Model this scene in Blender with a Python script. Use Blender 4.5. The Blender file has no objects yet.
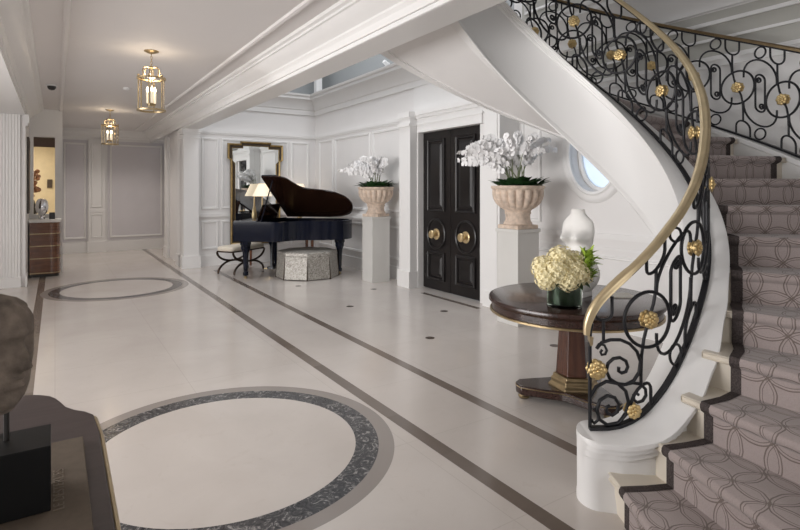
import bpy, bmesh, math, random
from mathutils import Vector, Matrix
random.seed(7)
PI = math.pi
S = bpy.context.scene
COL = S.collection
sin, cos = math.sin, math.cos

# ------------------------------------------------------------------ materials
def new_mat(name):
    m = bpy.data.materials.new(name); m.use_nodes = True
    nt = m.node_tree
    return m, nt, nt.nodes['Principled BSDF']

class NT:
    """small helper for node maths"""
    def __init__(self, nt): self.nt = nt
    def n(self, typ, **k):
        nd = self.nt.nodes.new(typ)
        for a, b in k.items(): setattr(nd, a, b)
        return nd
    def m(self, op, a, b=None, c=None):
        nd = self.n('ShaderNodeMath', operation=op)
        for i, v in enumerate((a, b, c)):
            if v is None: continue
            if isinstance(v, (int, float)): nd.inputs[i].default_value = v
            else: self.nt.links.new(v, nd.inputs[i])
        return nd.outputs[0]
    def mix(self, f, a, b):
        nd = self.n('ShaderNodeMix', data_type='RGBA')
        for s_, v in ((0, f), (6, a), (7, b)):
            if isinstance(v, (int, float)): nd.inputs[s_].default_value = v
            elif isinstance(v, tuple): nd.inputs[s_].default_value = (v[0], v[1], v[2], 1)
            else: self.nt.links.new(v, nd.inputs[s_])
        return nd.outputs[2]
    def noise(self, vec, scale, detail=4, rough=.55, dist=0):
        nd = self.n('ShaderNodeTexNoise'); nd.inputs['Scale'].default_value = scale
        nd.inputs['Detail'].default_value = detail; nd.inputs['Roughness'].default_value = rough
        nd.inputs['Distortion'].default_value = dist
        if vec is not None: self.nt.links.new(vec, nd.inputs['Vector'])
        return nd.outputs['Fac']
    def ramp(self, f, *stops):
        nd = self.n('ShaderNodeValToRGB'); e = nd.color_ramp.elements
        while len(e) < len(stops): e.new(.5)
        for el, (p, c) in zip(e, stops): el.position = p; el.color = (c[0], c[1], c[2], 1)
        self.nt.links.new(f, nd.inputs[0]); return nd.outputs[0]
    def obj(self):
        return self.n('ShaderNodeTexCoord').outputs['Object']
    def bump(self, bsdf, h, strength=.3, dist=.01):
        b = self.n('ShaderNodeBump'); b.inputs['Strength'].default_value = strength
        b.inputs['Distance'].default_value = dist
        self.nt.links.new(h, b.inputs['Height']); self.nt.links.new(b.outputs[0], bsdf.inputs['Normal'])

def simple(name, col, rough=.5, metal=0., noise=0., scale=8., bump=0., spec=.5, coat=0.):
    m, nt, b = new_mat(name)
    b.inputs['Roughness'].default_value = rough; b.inputs['Metallic'].default_value = metal
    b.inputs['Specular IOR Level'].default_value = spec
    if coat: b.inputs['Coat Weight'].default_value = coat; b.inputs['Coat Roughness'].default_value = .03
    T = NT(nt)
    f = T.noise(T.obj(), scale)
    lo = tuple(c*(1-noise) for c in col); hi = tuple(min(1, c*(1+noise)) for c in col)
    nt.links.new(T.ramp(f, (.3, lo), (.7, hi)), b.inputs['Base Color'])
    if bump: T.bump(b, f, bump)
    return m

M = {}
M['paint'] = simple('white_paint', (.745, .73, .72), .45, noise=.012, scale=2)
M['trim'] = simple('white_trim_paint', (.77, .76, .75), .38, noise=.01, scale=2)
M['ceil'] = simple('ceiling_paint', (.70, .675, .665), .7, noise=.01, scale=1.5)
M['grey_panel'] = simple('grey_silk_panel', (.62, .60, .625), .6, noise=.02, scale=3)
M['cream'] = simple('cream_limestone', (.66, .60, .51), .35, noise=.06, scale=6)
M['black_iron'] = simple('black_iron', (.012, .012, .015), .38, .3, noise=.2, scale=20)
M['brass'] = simple('aged_brass', (.44, .34, .20), .34, .95, noise=.15, scale=12)
M['rail_gold'] = simple('handrail_brass', (.58, .465, .29), .38, .8, noise=.12, scale=9)
M['rail_dark'] = simple('handrail_bronze', (.20, .14, .075), .35, .9, noise=.2, scale=9)
M['rosette'] = simple('gilt', (.68, .51, .25), .42, .85, noise=.18, scale=40)
M['knob_gold'] = simple('polished_gold', (.78, .60, .34), .3, .85)
M['black_door'] = simple('black_lacquer_paint', (.010, .008, .008), .33, noise=.2, scale=3, spec=.35)
M['piano'] = simple('piano_black', (.005, .007, .016), .08, noise=.1, scale=3, spec=.3)
M['piano_in'] = simple('piano_lid_underside', (.020, .009, .006), .12, noise=.3, scale=4, spec=.3)
M['piano_plate'] = simple('gold_plate', (.5, .33, .12), .3, .9, noise=.1)
M['ivory'] = simple('ivory_keys', (.8, .77, .68), .3)
M['stone_urn'] = simple('urn_stone', (.60, .485, .395), .8, noise=.22, scale=18, bump=.35)
M['pedestal'] = simple('pedestal_paint', (.60, .59, .565), .5, noise=.02, scale=3)
M['stone_head'] = simple('weathered_stone', (.165, .132, .106), .95, noise=.40, scale=22, bump=.6)
M['black_block'] = simple('black_block', (.004, .004, .004), .5, noise=.1, spec=.2)
M['marble_white'] = simple('white_marble', (.78, .765, .74), .55, noise=.04, scale=7)
M['plinth_white'] = simple('white_plinth', (.82, .81, .80), .3)
M['petal'] = simple('orchid_petal', (.88, .87, .87), .5, noise=.03, scale=30)
M['petal_c'] = simple('orchid_centre', (.75, .62, .35), .5)
M['leaf'] = simple('dark_leaf', (.022, .06, .018), .35, noise=.35, scale=14)
M['lime'] = simple('lime_leaf', (.36, .50, .07), .45, noise=.3, scale=20)
M['stem'] = simple('orchid_stem', (.16, .19, .09), .5)
M['hydr'] = simple('cream_hydrangea', (.87, .78, .49), .6, noise=.10, scale=16)
M['cushion'] = simple('ivory_cushion', (.72, .66, .56), .8, noise=.03, scale=30)
M['bronze'] = simple('dark_bronze', (.05, .03, .02), .35, .6, noise=.2)
M['silver'] = simple('silver', (.8, .8, .82), .12, 1.)
M['dark'] = simple('dark_object', (.02, .017, .015), .4)
M['gold_frame'] = simple('gilt_frame', (.30, .215, .095), .4, .8, noise=.25, scale=15)
M['frame_dark'] = simple('frame_dark_band', (.045, .03, .018), .35, noise=.2)
M['warm_wall'] = simple('warm_wall', (.56, .48, .33), .6, noise=.05)
M['brown'] = simple('brown_fascia', (.10, .06, .04), .5)
M['rust'] = simple('rust_flowers', (.22, .10, .05), .6, noise=.6, scale=25)
M['book_tan'] = simple('tan_cloth_cover', (.115, .088, .064), .85, noise=.08, scale=40)
M['book_letters'] = simple('raised_cover_letters', (.17, .135, .10), .75)
M['paper'] = simple('paper', (.75, .72, .66), .7)
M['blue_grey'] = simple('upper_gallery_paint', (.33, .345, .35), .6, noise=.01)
M['shaded_wall'] = simple('shaded_upper_wall', (.43, .42, .385), .6, noise=.01)  # shade of the upper stair wall put into the colour
M['smoke'] = simple('white_plastic', (.8, .8, .8), .4)

def wood(name, dark, light, rough=.2, scale=2.2, axis=(1, 8, 8), coat=.5):
    m, nt, b = new_mat(name); T = NT(nt)
    mp = T.n('ShaderNodeMapping'); mp.inputs['Scale'].default_value = axis
    nt.links.new(T.obj(), mp.inputs[0])
    f = T.noise(mp.outputs[0], scale, 6, .6, 1.2)
    nt.links.new(T.ramp(f, (.32, dark), (.7, light)), b.inputs['Base Color'])
    b.inputs['Roughness'].default_value = rough
    b.inputs['Coat Weight'].default_value = coat; b.inputs['Coat Roughness'].default_value = .06
    return m
M['mahogany'] = wood('mahogany', (.018, .008, .006), (.045, .02, .015), .26, coat=.25)
M['mahogany_leg'] = wood('mahogany_upright', (.04, .014, .009), (.10, .038, .022), .25, axis=(9, 9, 1))
M['console_wood'] = wood('console_top_wood', (.034, .021, .020), (.052, .034, .033), .5, coat=.0)
M['walnut'] = wood('walnut', (.10, .04, .022), (.22, .095, .05), .25, axis=(1, 1, 7))

def emit(name, col, strength):
    m, nt, b = new_mat(name)
    b.inputs['Base Color'].default_value = (*col, 1)
    b.inputs['Emission Color'].default_value = (*col, 1); b.inputs['Emission Strength'].default_value = strength
    return m
M['flame'] = emit('lit_bulb', (1., .85, .62), 18)
M['shade'] = emit('lit_lamp_shade', (1., .82, .60), .7)
M['shade'].node_tree.nodes['Principled BSDF'].inputs['Base Color'].default_value = (.8, .7, .55, 1)
M['candle'] = emit('lit_candle_sleeve', (1., .86, .66), .9)
M['downlight'] = emit('lit_downlight', (1., .93, .82), 6)
M['cove'] = emit('lit_cove', (1., .83, .55), 5)

def glass(name, col=(1, 1, 1), rough=.0, ior=1.45, alpha=None):
    m, nt, b = new_mat(name)
    b.inputs['Base Color'].default_value = (*col, 1)
    b.inputs['Roughness'].default_value = rough; b.inputs['IOR'].default_value = ior
    b.inputs['Transmission Weight'].default_value = 1.
    return m
M['pane'] = glass('lantern_glass', (.98, .97, .95), .02, 1.08)
M['vase_glass'] = glass('vase_glass', (.80, .92, .82), .01, 1.3)
m, nt, b = new_mat('mirror_silver'); b.inputs['Metallic'].default_value = 1; b.inputs['Roughness'].default_value = .015
b.inputs['Base Color'].default_value = (.86, .88, .87, 1); M['mirror'] = m
m, nt, b = new_mat('frosted_daylit_window'); b.inputs['Base Color'].default_value = (.7, .8, .9, 1)
b.inputs['Emission Color'].default_value = (.58, .72, .92, 1); b.inputs['Emission Strength'].default_value = .5
b.inputs['Roughness'].default_value = .15; M['window'] = m

# silver brocade
m, nt, b = new_mat('silver_brocade'); T = NT(nt)
f = T.noise(T.obj(), 26, 5, .65, 2.0)
nt.links.new(T.ramp(f, (.36, (.17, .155, .135)), (.5, (.33, .31, .28)), (.62, (.50, .48, .44))), b.inputs['Base Color'])
b.inputs['Roughness'].default_value = .42; b.inputs['Metallic'].default_value = .25; M['brocade'] = m

# carpet field with interlocking petal lines (uses the UV map in metres)
def carpet(name, base, line, spacing=.168):
    m, nt, b = new_mat(name); T = NT(nt)
    uv = T.n('ShaderNodeUVMap').outputs[0]
    sp = T.n('ShaderNodeSeparateXYZ'); nt.links.new(uv, sp.inputs[0])
    wob = T.m('MULTIPLY', T.m('SUBTRACT', T.noise(uv, 9, 2), .5), .10)
    u = T.m('FRACT', T.m('ADD', T.m('DIVIDE', sp.outputs[0], spacing), wob))
    v = T.m('FRACT', T.m('ADD', T.m('DIVIDE', sp.outputs[1], spacing), wob))
    mask = None
    for cx in (0, 1):
        for cy in (0, 1):
            du = T.m('SUBTRACT', u, cx); dv = T.m('SUBTRACT', v, cy)
            d = T.m('SQRT', T.m('ADD', T.m('MULTIPLY', du, du), T.m('MULTIPLY', dv, dv)))
            for rad, w in ((.72, .017), (.645, .010)):
                k = T.m('LESS_THAN', T.m('ABSOLUTE', T.m('SUBTRACT', d, rad)), w)
                mask = k if mask is None else T.m('MAXIMUM', mask, k)
    fib = T.noise(T.obj(), 160, 3)
    basec = T.mix(fib, tuple(c*.82 for c in base), tuple(c*1.12 for c in base))
    nt.links.new(T.mix(T.m('MULTIPLY', mask, .72), basec, line), b.inputs['Base Color'])
    b.inputs['Roughness'].default_value = .95; b.inputs['Specular IOR Level'].default_value = .1
    b.inputs['Sheen Weight'].default_value = .25
    T.bump(b, fib, .4, .004)
    return m
M['carpet'] = carpet('mauve_petal_carpet', (.365, .308, .295), (.095, .07, .058))
M['carpet_border'] = simple('charcoal_carpet_border', (.068, .056, .054), .95, noise=.4, scale=120, spec=.1)

# marble floor: strips, rings, cabochon dots and faint joints
NEAR = (.87, 3.255, 1.005); FAR = (.845, 9.50, 1.03)
def floor_mat():
    m, nt, b = new_mat('polished_marble_floor'); T = NT(nt)
    o = T.obj(); sp = T.n('ShaderNodeSeparateXYZ'); nt.links.new(o, sp.inputs[0]); X, Y = sp.outputs[0], sp.outputs[1]
    n1 = T.noise(o, 1.3, 5, .55, .6); n2 = T.noise(o, 9, 6, .65, 1.4)
    base = T.ramp(n1, (.30, (.53, .487, .455)), (.72, (.60, .558, .525)))
    base = T.mix(T.m('MULTIPLY', T.m('GREATER_THAN', n2, .62), .10), base, (.42, .36, .31))
    # tiles of slightly differing tone + joints
    S_ = .905
    tx = T.m('DIVIDE', X, S_); ty = T.m('DIVIDE', Y, S_)
    vec = T.n('ShaderNodeCombineXYZ'); nt.links.new(T.m('FLOOR', tx), vec.inputs[0]); nt.links.new(T.m('FLOOR', ty), vec.inputs[1])
    wn = T.n('ShaderNodeTexWhiteNoise'); nt.links.new(vec.outputs[0], wn.inputs[0])
    base = T.mix(T.m('MULTIPLY', wn.outputs[0], .10), base, (.50, .43, .38))
    fx = T.m('ABSOLUTE', T.m('SUBTRACT', T.m('FRACT', tx), .5)); fy = T.m('ABSOLUTE', T.m('SUBTRACT', T.m('FRACT', ty), .5))
    joint = T.m('GREATER_THAN', T.m('MAXIMUM', fx, fy), .4975)
    def dist(c):
        a = T.m('SUBTRACT', X, c[0]); d = T.m('SUBTRACT', Y, c[1])
        return T.m('SQRT', T.m('ADD', T.m('MULTIPLY', a, a), T.m('MULTIPLY', d, d)))
    dn, df = dist(NEAR), dist(FAR)
    inside = T.m('MAXIMUM', T.m('LESS_THAN', dn, NEAR[2]), T.m('LESS_THAN', df, FAR[2]))
    joint = T.m('MULTIPLY', joint, T.m('SUBTRACT', 1, inside))
    col = T.mix(T.m('MULTIPLY', joint, .22), base, (.22, .18, .15))
    # strips
    mask = None
    for x0, w in ((-.185, .046), (1.945, .048), (2.60, .045)):
        k = T.m('LESS_THAN', T.m('ABSOLUTE', T.m('SUBTRACT', X, x0)), w)
        if x0 > 2: k = T.m('MULTIPLY', k, T.m('LESS_THAN', Y, 10.6))
        mask = k if mask is None else T.m('MAXIMUM', mask, k)
    th = T.m('MULTIPLY', T.m('LESS_THAN', T.m('ABSOLUTE', T.m('SUBTRACT', X, 4.655)), .04),
             T.m('LESS_THAN', T.m('ABSOLUTE', T.m('SUBTRACT', Y, 5.93)), .64))
    mask = T.m('MAXIMUM', mask, th)
    sv = T.n('ShaderNodeCombineXYZ'); nt.links.new(T.m('FLOOR', T.m('DIVIDE', Y, .62)), sv.inputs[1]); nt.links.new(T.m('FLOOR', X), sv.inputs[0])
    wn2 = T.n('ShaderNodeTexWhiteNoise'); nt.links.new(sv.outputs[0], wn2.inputs[0])
    sc = T.mix(wn2.outputs[0], (.155, .125, .105), (.225, .19, .165))
    sc = T.mix(T.m('MULTIPLY', n2, .5), sc, (.12, .095, .08))
    col = T.mix(mask, col, sc)
    # rings
    dk = T.noise(o, 17, 8, .72, 2.2)
    dark = T.ramp(dk, (.38, (.028, .028, .031)), (.54, (.075, .074, .077)), (.64, (.36, .345, .335)))
    for d, (cx, cy, R) in ((dn, NEAR), (df, FAR)):
        grey = T.m('MULTIPLY', T.m('LESS_THAN', d, R), T.m('GREATER_THAN', d, R*.905))
        dkm = T.m('MULTIPLY', T.m('LESS_THAN', d, R*.905), T.m('GREATER_THAN', d, R*.765))
        col = T.mix(grey, col, (.285, .255, .235)); col = T.mix(dkm, col, dark)
    # cabochons
    def cab(ox, oy):
        a = T.m('SUBTRACT', T.m('FRACT', T.m('ADD', T.m('DIVIDE', T.m('SUBTRACT', X, ox), 1.76), .5)), .5)
        c = T.m('SUBTRACT', T.m('FRACT', T.m('ADD', T.m('DIVIDE', T.m('SUBTRACT', Y, oy), 1.80), .5)), .5)
        a = T.m('MULTIPLY', a, 1.76); c = T.m('MULTIPLY', c, 1.8)
        return T.m('LESS_THAN', T.m('SQRT', T.m('ADD', T.m('MULTIPLY', a, a), T.m('MULTIPLY', c, c))), .05)
    dots = T.m('MAXIMUM', cab(3.30, 4.52), cab(4.18, 5.42))
    dots = T.m('MULTIPLY', dots, T.m('MULTIPLY', T.m('GREATER_THAN', X, 2.9), T.m('LESS_THAN', X, 4.5)))
    col = T.mix(dots, col, (.085, .065, .055))
    nt.links.new(col, b.inputs['Base Color'])
    nt.links.new(T.m('ADD', .12, T.m('MULTIPLY', n2, .10)), b.inputs['Roughness'])
    b.inputs['Specular IOR Level'].default_value = .45
    return m
M['floor'] = floor_mat()

# ------------------------------------------------------------------ mesh helper
class MB:
    def __init__(self): self.v = []; self.f = []; self.uv = {}
    def add(self, vs, fs):
        o = len(self.v); self.v += [tuple(p) for p in vs]; self.f += [tuple(i+o for i in f) for f in fs]; return self
    def box(self, x0, y0, z0, x1, y1, z1):
        vs = [(x, y, z) for z in (z0, z1) for y in (y0, y1) for x in (x0, x1)]
        return self.add(vs, [(0, 2, 3, 1), (4, 5, 7, 6), (0, 1, 5, 4), (2, 6, 7, 3), (0, 4, 6, 2), (1, 3, 7, 5)])
    def obox(self, c, ux, uy, uz):
        """box from centre and half vectors"""
        c, ux, uy, uz = map(Vector, (c, ux, uy, uz))
        vs = [c + a*ux + b_*uy + d*uz for d in (-1, 1) for b_ in (-1, 1) for a in (-1, 1)]
        return self.add(vs, [(0, 2, 3, 1), (4, 5, 7, 6), (0, 1, 5, 4), (2, 6, 7, 3), (0, 4, 6, 2), (1, 3, 7, 5)])
    def loft(self, rings, close=True, caps=True):
        n = len(rings[0]); o = len(self.v)
        for r in rings: self.v += [tuple(p) for p in r]
        for i in range(len(rings)-1):
            for j in range(n if close else n-1):
                a = o+i*n+j; b_ = o+i*n+(j+1) % n
                self.f.append((a, b_, b_+n, a+n))
        if caps and close:
            self.f.append(tuple(o+j for j in reversed(range(n))))
            self.f.append(tuple(o+(len(rings)-1)*n+j for j in range(n)))
        return self
    def lathe(self, prof, c=(0, 0, 0), n=32, mod=None, axis='z', caps=True):
        rings = []
        for r, z in prof:
            ring = []
            for k in range(n):
                a = 2*PI*k/n; rr = r*(mod(a, z) if mod else 1)
                p = (rr*cos(a), rr*sin(a), z)
                if axis == 'x': p = (p[2], p[0], p[1])
                if axis == 'y': p = (p[1], p[2], p[0])
                ring.append((p[0]+c[0], p[1]+c[1], p[2]+c[2]))
            rings.append(ring)
        return self.loft(rings, True, caps)
    def tube(self, pts, r, n=8, closed=False, caps=True):
        P = [Vector(p) for p in pts]; m_ = len(P)
        rad = r if isinstance(r, (list, tuple)) else [r]*m_
        rings = []; up = None
        for i, p in enumerate(P):
            if closed: t = P[(i+1) % m_]-P[i-1]
            else: t = P[min(i+1, m_-1)]-P[max(i-1, 0)]
            if t.length < 1e-9: t = Vector((0, 0, 1))
            t.normalize()
            if up is None:
                up = Vector((0, 0, 1)) if abs(t.z) < .9 else Vector((1, 0, 0))
            up = (up - t*up.dot(t))
            if up.length < 1e-6: up = t.orthogonal()
            up.normalize(); sd = t.cross(up)
            rings.append([p + rad[i]*(cos(2*PI*k/n)*up + sin(2*PI*k/n)*sd) for k in range(n)])
        if closed:
            rings.append(rings[0]); return self.loft(rings, True, False)
        return self.loft(rings, True, caps)
    def sphere(self, c, r, n=12, m_=8, sc=(1, 1, 1)):
        rings = []
        for i in range(m_+1):
            ph = -PI/2+PI*i/m_; rr = max(cos(ph), .001)
            rings.append([(c[0]+r*sc[0]*rr*cos(2*PI*k/n), c[1]+r*sc[1]*rr*sin(2*PI*k/n), c[2]+r*sc[2]*sin(ph)) for k in range(n)])
        return self.loft(rings)
    def prism(self, poly, z0, z1):
        n = len(poly)
        vs = [(x, y, z0) for x, y in poly]+[(x, y, z1) for x, y in poly]
        fs = [tuple(reversed(range(n))), tuple(range(n, 2*n))]+[(i, (i+1) % n, n+(i+1) % n, n+i) for i in range(n)]
        return self.add(vs, fs)
    def grid(self, rows, uvrows=None):
        o = len(self.v); n = len(rows[0])
        for i, r in enumerate(rows):
            for j, p in enumerate(r):
                if uvrows: self.uv[len(self.v)] = uvrows[i][j]
                self.v.append(tuple(p))
        for i in range(len(rows)-1):
            for j in range(n-1):
                self.f.append((o+i*n+j, o+i*n+j+1, o+(i+1)*n+j+1, o+(i+1)*n+j))
        return self
    def xf(self, mat, start=0):
        for i in range(start, len(self.v)): self.v[i] = tuple(mat @ Vector(self.v[i]))
        return self
    def build(self, name, mat, parent=None, smooth=35, bevel=0, solid=0, subsurf=0, loc=None, rot=None):
        me = bpy.data.meshes.new(name); me.from_pydata(self.v, [], self.f)
        bm = bmesh.new(); bm.from_mesh(me); bmesh.ops.recalc_face_normals(bm, faces=bm.faces); bm.to_mesh(me); bm.free()
        if self.uv:
            ul = me.uv_layers.new(name='UVMap')
            for lp in me.loops: ul.data[lp.index].uv = self.uv.get(lp.vertex_index, (0, 0))
        me.materials.append(M[mat] if isinstance(mat, str) else mat)
        if smooth:
            me.shade_smooth()
            try: me.set_sharp_from_angle(angle=math.radians(smooth))
            except Exception: pass
        o = bpy.data.objects.new(name, me); COL.objects.link(o)
        if parent: o.parent = parent
        if loc: o.location = loc
        if rot: o.rotation_euler = rot
        if solid:
            md = o.modifiers.new('s', 'SOLIDIFY'); md.thickness = solid; md.offset = 0
        if bevel:
            md = o.modifiers.new('b', 'BEVEL'); md.width = bevel; md.segments = 2; md.limit_method = 'ANGLE'; md.angle_limit = math.radians(40)
        if subsurf:
            md = o.modifiers.new('u', 'SUBSURF'); md.levels = subsurf; md.render_levels = subsurf
        return o

def tag(o, label, cat, group=None):
    o['label'] = label; o['category'] = cat
    if group: o['group'] = group
    return o
def thing(name, label, cat, loc=(0, 0, 0), rz=0, group=None):
    o = bpy.data.objects.new(name, None); COL.objects.link(o)
    o.location = loc; o.rotation_euler = (0, 0, rz); o.empty_display_size = .1
    return tag(o, label, cat, group)
def struct(o): o['kind'] = 'structure'; return o
def dup(root, loc, rz, label, group=None):
    def cp(o, par):
        c = o.copy(); COL.objects.link(c); c.parent = par
        for ch in list(o.children): cp(ch, c)
        return c
    kids = list(root.children)
    r = root.copy(); COL.objects.link(r); r.location = loc; r.rotation_euler = (0, 0, rz)
    for ch in kids: cp(ch, r)
    r['label'] = label
    if group: r['group'] = group
    return r
def sweep2d(path, prof):
    """mitred moulding: path in XY (list), prof list of (offset to the left of travel, z)"""
    mb = MB(); n = len(path); rings = []
    for i, p in enumerate(path):
        p = Vector(p)
        d0 = (p-Vector(path[i-1])).normalized() if i else None
        d1 = (Vector(path[i+1])-p).normalized() if i < n-1 else None
        d0 = d0 or d1; d1 = d1 or d0
        n0 = Vector((-d0.y, d0.x)); n1 = Vector((-d1.y, d1.x)); nn = (n0+n1)
        nn = nn/max(nn.dot(n0), .2)
        rings.append([(p.x+nn.x*o, p.y+nn.y*o, z) for o, z in prof])
    return mb.loft(rings)
def add_frame(mb, plane, c, a0, a1, z0, z1, w=.045, t=.022, inv=1):
    """raised picture-frame moulding on a wall. plane 'x' (wall at X=c, a=Y) or 'y' (wall at Y=c, a=X); t toward the room, inv the side"""
    prof = [(0, 0), (0, t*.6), (w*.25, t), (w*.5, t*.75), (w*.75, t*.9), (w, 0)]
    rings = []
    for (sa, sz, A, Z) in ((1, 1, a0, z0), (-1, 1, a1, z0), (-1, -1, a1, z1), (1, -1, a0, z1), (1, 1, a0, z0)):
        ring = []
        for o, h in prof:
            a = A+sa*o; z = Z+sz*o
            ring.append((c+inv*h, a, z) if plane == 'x' else (a, c+inv*h, z))
        rings.append(ring)
    return mb.loft(rings, True, False)

# ------------------------------------------------------------------ camera
H = 1.55; F = 533.
cam = bpy.data.objects.new('camera', bpy.data.cameras.new('camera')); COL.objects.link(cam)
cam.location = (0, 0, H); YAW = math.atan(345/533.)
cam.rotation_euler = (PI/2, 0, -YAW)
cam.data.sensor_width = 36; cam.data.lens = F/800*36; cam.data.shift_y = -75/800
cam.data.clip_start = .05
S.camera = cam
CR = Vector((cos(YAW), -sin(YAW))); CF = Vector((sin(YAW), cos(YAW)))      # camera right / forward on the plan, used to orient furniture

# ------------------------------------------------------------------ room shell
XL, XB0, XB1 = -.40, 2.13, 2.42          # left beam face, right beam faces
ZC = 3.06                                # hall ceiling
XW = 5.0; YB = 11.3; XS = 5.2            # door wall, back wall, stair wall
struct(MB().box(-4.5, -4.0, -.1, 6.6, 15.6, 0).build('floor', 'floor', smooth=0))
struct(MB().box(XL, -4.0, ZC, XB0+.03, 15.5, ZC+.1).build('ceiling', 'ceil', smooth=0))
# right beam between hall and stair hall
struct(MB().box(XB0, -4.0, 2.76, XB1, YB+.3, 3.72).build('wall_beam_right', 'trim', smooth=0))
crown = [(0, 2.80), (.022, 2.80), (.022, 2.86), (.03, 2.87), (.045, 2.885), (.045, 2.905), (.06, 2.915), (.10, 2.935), (.145, 2.975),
         (.165, 3.0), (.185, 3.005), (.185, 3.025), (.215, 3.035), (.225, 3.06), (0, 3.06)]
struct(sweep2d([(XB0, -4.0), (XB0, 15.4)], [(o, z) for o, z in crown]).build('trim_1', 'trim'))
struct(sweep2d([(XL, 15.4), (XL, -4.0)], [(o, z) for o, z in crown]).build('trim_2', 'trim'))
cb = [(0, ZC), (0, ZC-.018), (.02, ZC-.026), (.045, ZC-.02), (.055, ZC)]
struct(sweep2d([(1.72, -4.0), (1.72, 14.9)], cb).build('trim_3', 'ceil'))
struct(sweep2d([(.06, 14.9), (.06, -4.0)], cb).build('trim_4', 'ceil'))
# fascia lines on the beam face
struct(MB().box(XB0-.010, -4, 2.762, XB0, YB-.2, 2.785).box(XB0-.016, -4, 2.835, XB0, YB-.2, 2.85).build('trim_5', 'trim', smooth=0))
# left beam + side room
struct(MB().box(XL-.32, -4.0, 2.76, XL, 10.5, 3.7).build('wall_beam_left', 'trim', smooth=0))
struct(MB().box(-4.5, -4.0, 3.4, XL-.3, 10.5, 3.5).build('ceiling_side_room', 'ceil', smooth=0))
struct(MB().box(-4.5, -4.0, 0, -4.4, 10.5, 3.5).build('wall_side_room', 'paint', smooth=0))
# pier wall at Y = 10.5 with fluted pilaster
pw = struct(MB().box(-4.5, 10.5, 0, XL, 11.95, 3.5).build('wall_left', 'paint', smooth=0))
fl = []; x = -1.55
while x < -.49:
    for k in range(6):
        a = PI*k/6; fl.append((x+.04*k/6, 10.5-.03+.010*sin(a)))
    x += .04
fl.append((x, 10.47)); fl += [(x, 10.5), (-1.55, 10.5)]
struct(MB().prism(fl, .16, 2.98).build('trim_6', 'trim', smooth=60))
tb = MB().box(-1.6, 10.43, 0, -.46, 10.5, .16)
tb.box(-1.6, 10.42, 2.98, -.44, 10.5, 3.02); tb.box(-1.6, 10.40, 3.02, -.42, 10.5, 3.09)
tb.box(XL-.001, 10.42, 0, XL+.02, 10.8, .18); tb.box(XL-.001, 10.45, 2.58, XL+.03, 10.8, 2.62); tb.box(XL-.001, 10.43, 2.62, XL+.05, 10.85, 2.76)
struct(tb.build('trim_7', 'trim', smooth=0))
# return wall behind the chest with an opening into a warm lit room
YR = 11.95
w = MB().box(XL, YR, 0, -.335, YR+.12, ZC); w.box(.0, YR, 0, .12, YR+.12, ZC)
w.box(-.335, YR, 0, 0, YR+.12, 1.09); w.box(-.335, YR, 2.54, 0, YR+.12, ZC)
struct(w.build('wall_return', 'trim', smooth=0))
struct(MB().box(.02, YR+.1, 0, .12, 15.4, ZC).build('wall_left_far', 'paint', smooth=0))
struct(MB().box(-.335, YR-.01, 1.075, 0, YR+.14, 1.10).build('trim_8', 'trim', smooth=0))
wr = MB().box(-2.2, 15.1, 0, .02, 15.2, 3); wr.box(-2.3, YR, 0, -2.2, 15.2, 3)
struct(wr.build('wall_warm_room', 'warm_wall', smooth=0))
struct(MB().box(-2.3, YR+.125, 2.75, .02, 15.2, 2.85).build('ceiling_warm_room', 'paint', smooth=0))
struct(MB().box(-.335, YR+.125, 2.36, .0, YR+.16, 2.54).build('trim_9', 'brown', smooth=0))
# far wall with grey panels
fw = struct(MB().box(-.4, 15.4, 0, 5.3, 15.55, 3.8).build('wall_far', 'trim', smooth=0))
fp = MB(); fp.box(.14, 15.385, .28, .68, 15.4, 2.79); fp.box(1.12, 15.385, .28, 2.44, 15.4, 2.79)
struct(fp.build('trim_10', 'grey_panel', smooth=0))
ff = MB(); add_frame(ff, 'y', 15.385, .17, .65, .34, 2.72, inv=-1); add_frame(ff, 'y', 15.385, 1.17, 2.40, .34, 2.72, inv=-1)
ff.box(.70, 15.30, 0, 1.06, 15.4, 2.80); ff.box(.12, 15.36, 0, 2.46, 15.4, .24); ff.box(.67, 15.27, 0, 1.09, 15.4, .26); ff.box(.69, 15.285, 1.0, 1.07, 15.4, 1.06)
add_frame(ff, 'y', 15.30, .755, 1.005, .36, .95, w=.03, inv=-1); add_frame(ff, 'y', 15.30, .755, 1.005, 1.12, 2.7, w=.03, inv=-1)
struct(ff.build('trim_11', 'trim'))
struct(sweep2d([(2.46, 15.4), (.1, 15.4)], crown).build('trim_12', 'trim'))
# right wall of far hall + column at beam end
struct(MB().box(2.46, YB+.15, 0, 2.6, 15.4, ZC+.1).box(2.2, YB+.16, 0, 2.46, 13.5, ZC+.1).build('wall_right_far', 'paint', smooth=0))
pl = MB()
pl.box(2.13, YB+.12, 0, 2.2, YB+.5, 2.76); pl.box(2.16, 13.1, 0, 2.2, 13.52, 2.76); pl.box(2.14, 13.08, 0, 2.2, 13.54, .24)
pl.box(2.10, YB+.1, 0, 2.2, YB+.52, .24)
struct(pl.build('trim_13', 'trim', smooth=0))
cl = MB(); cl.box(XB0, YB-.15, 0, XB1, YB+.15, 2.76); cl.box(XB0-.03, YB-.18, 0, XB1+.03, YB+.18, .24)
cl.box(XB0-.02, YB-.17, 2.58, XB1+.02, YB+.17, 2.61); cl.box(XB0-.025, YB-.175, 2.66, XB1+.025, YB+.175, 2.70); cl.box(XB0-.04, YB-.19, 2.70, XB1+.04, YB+.19, 2.76)
struct(cl.build('trim_14', 'trim', smooth=0))
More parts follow.
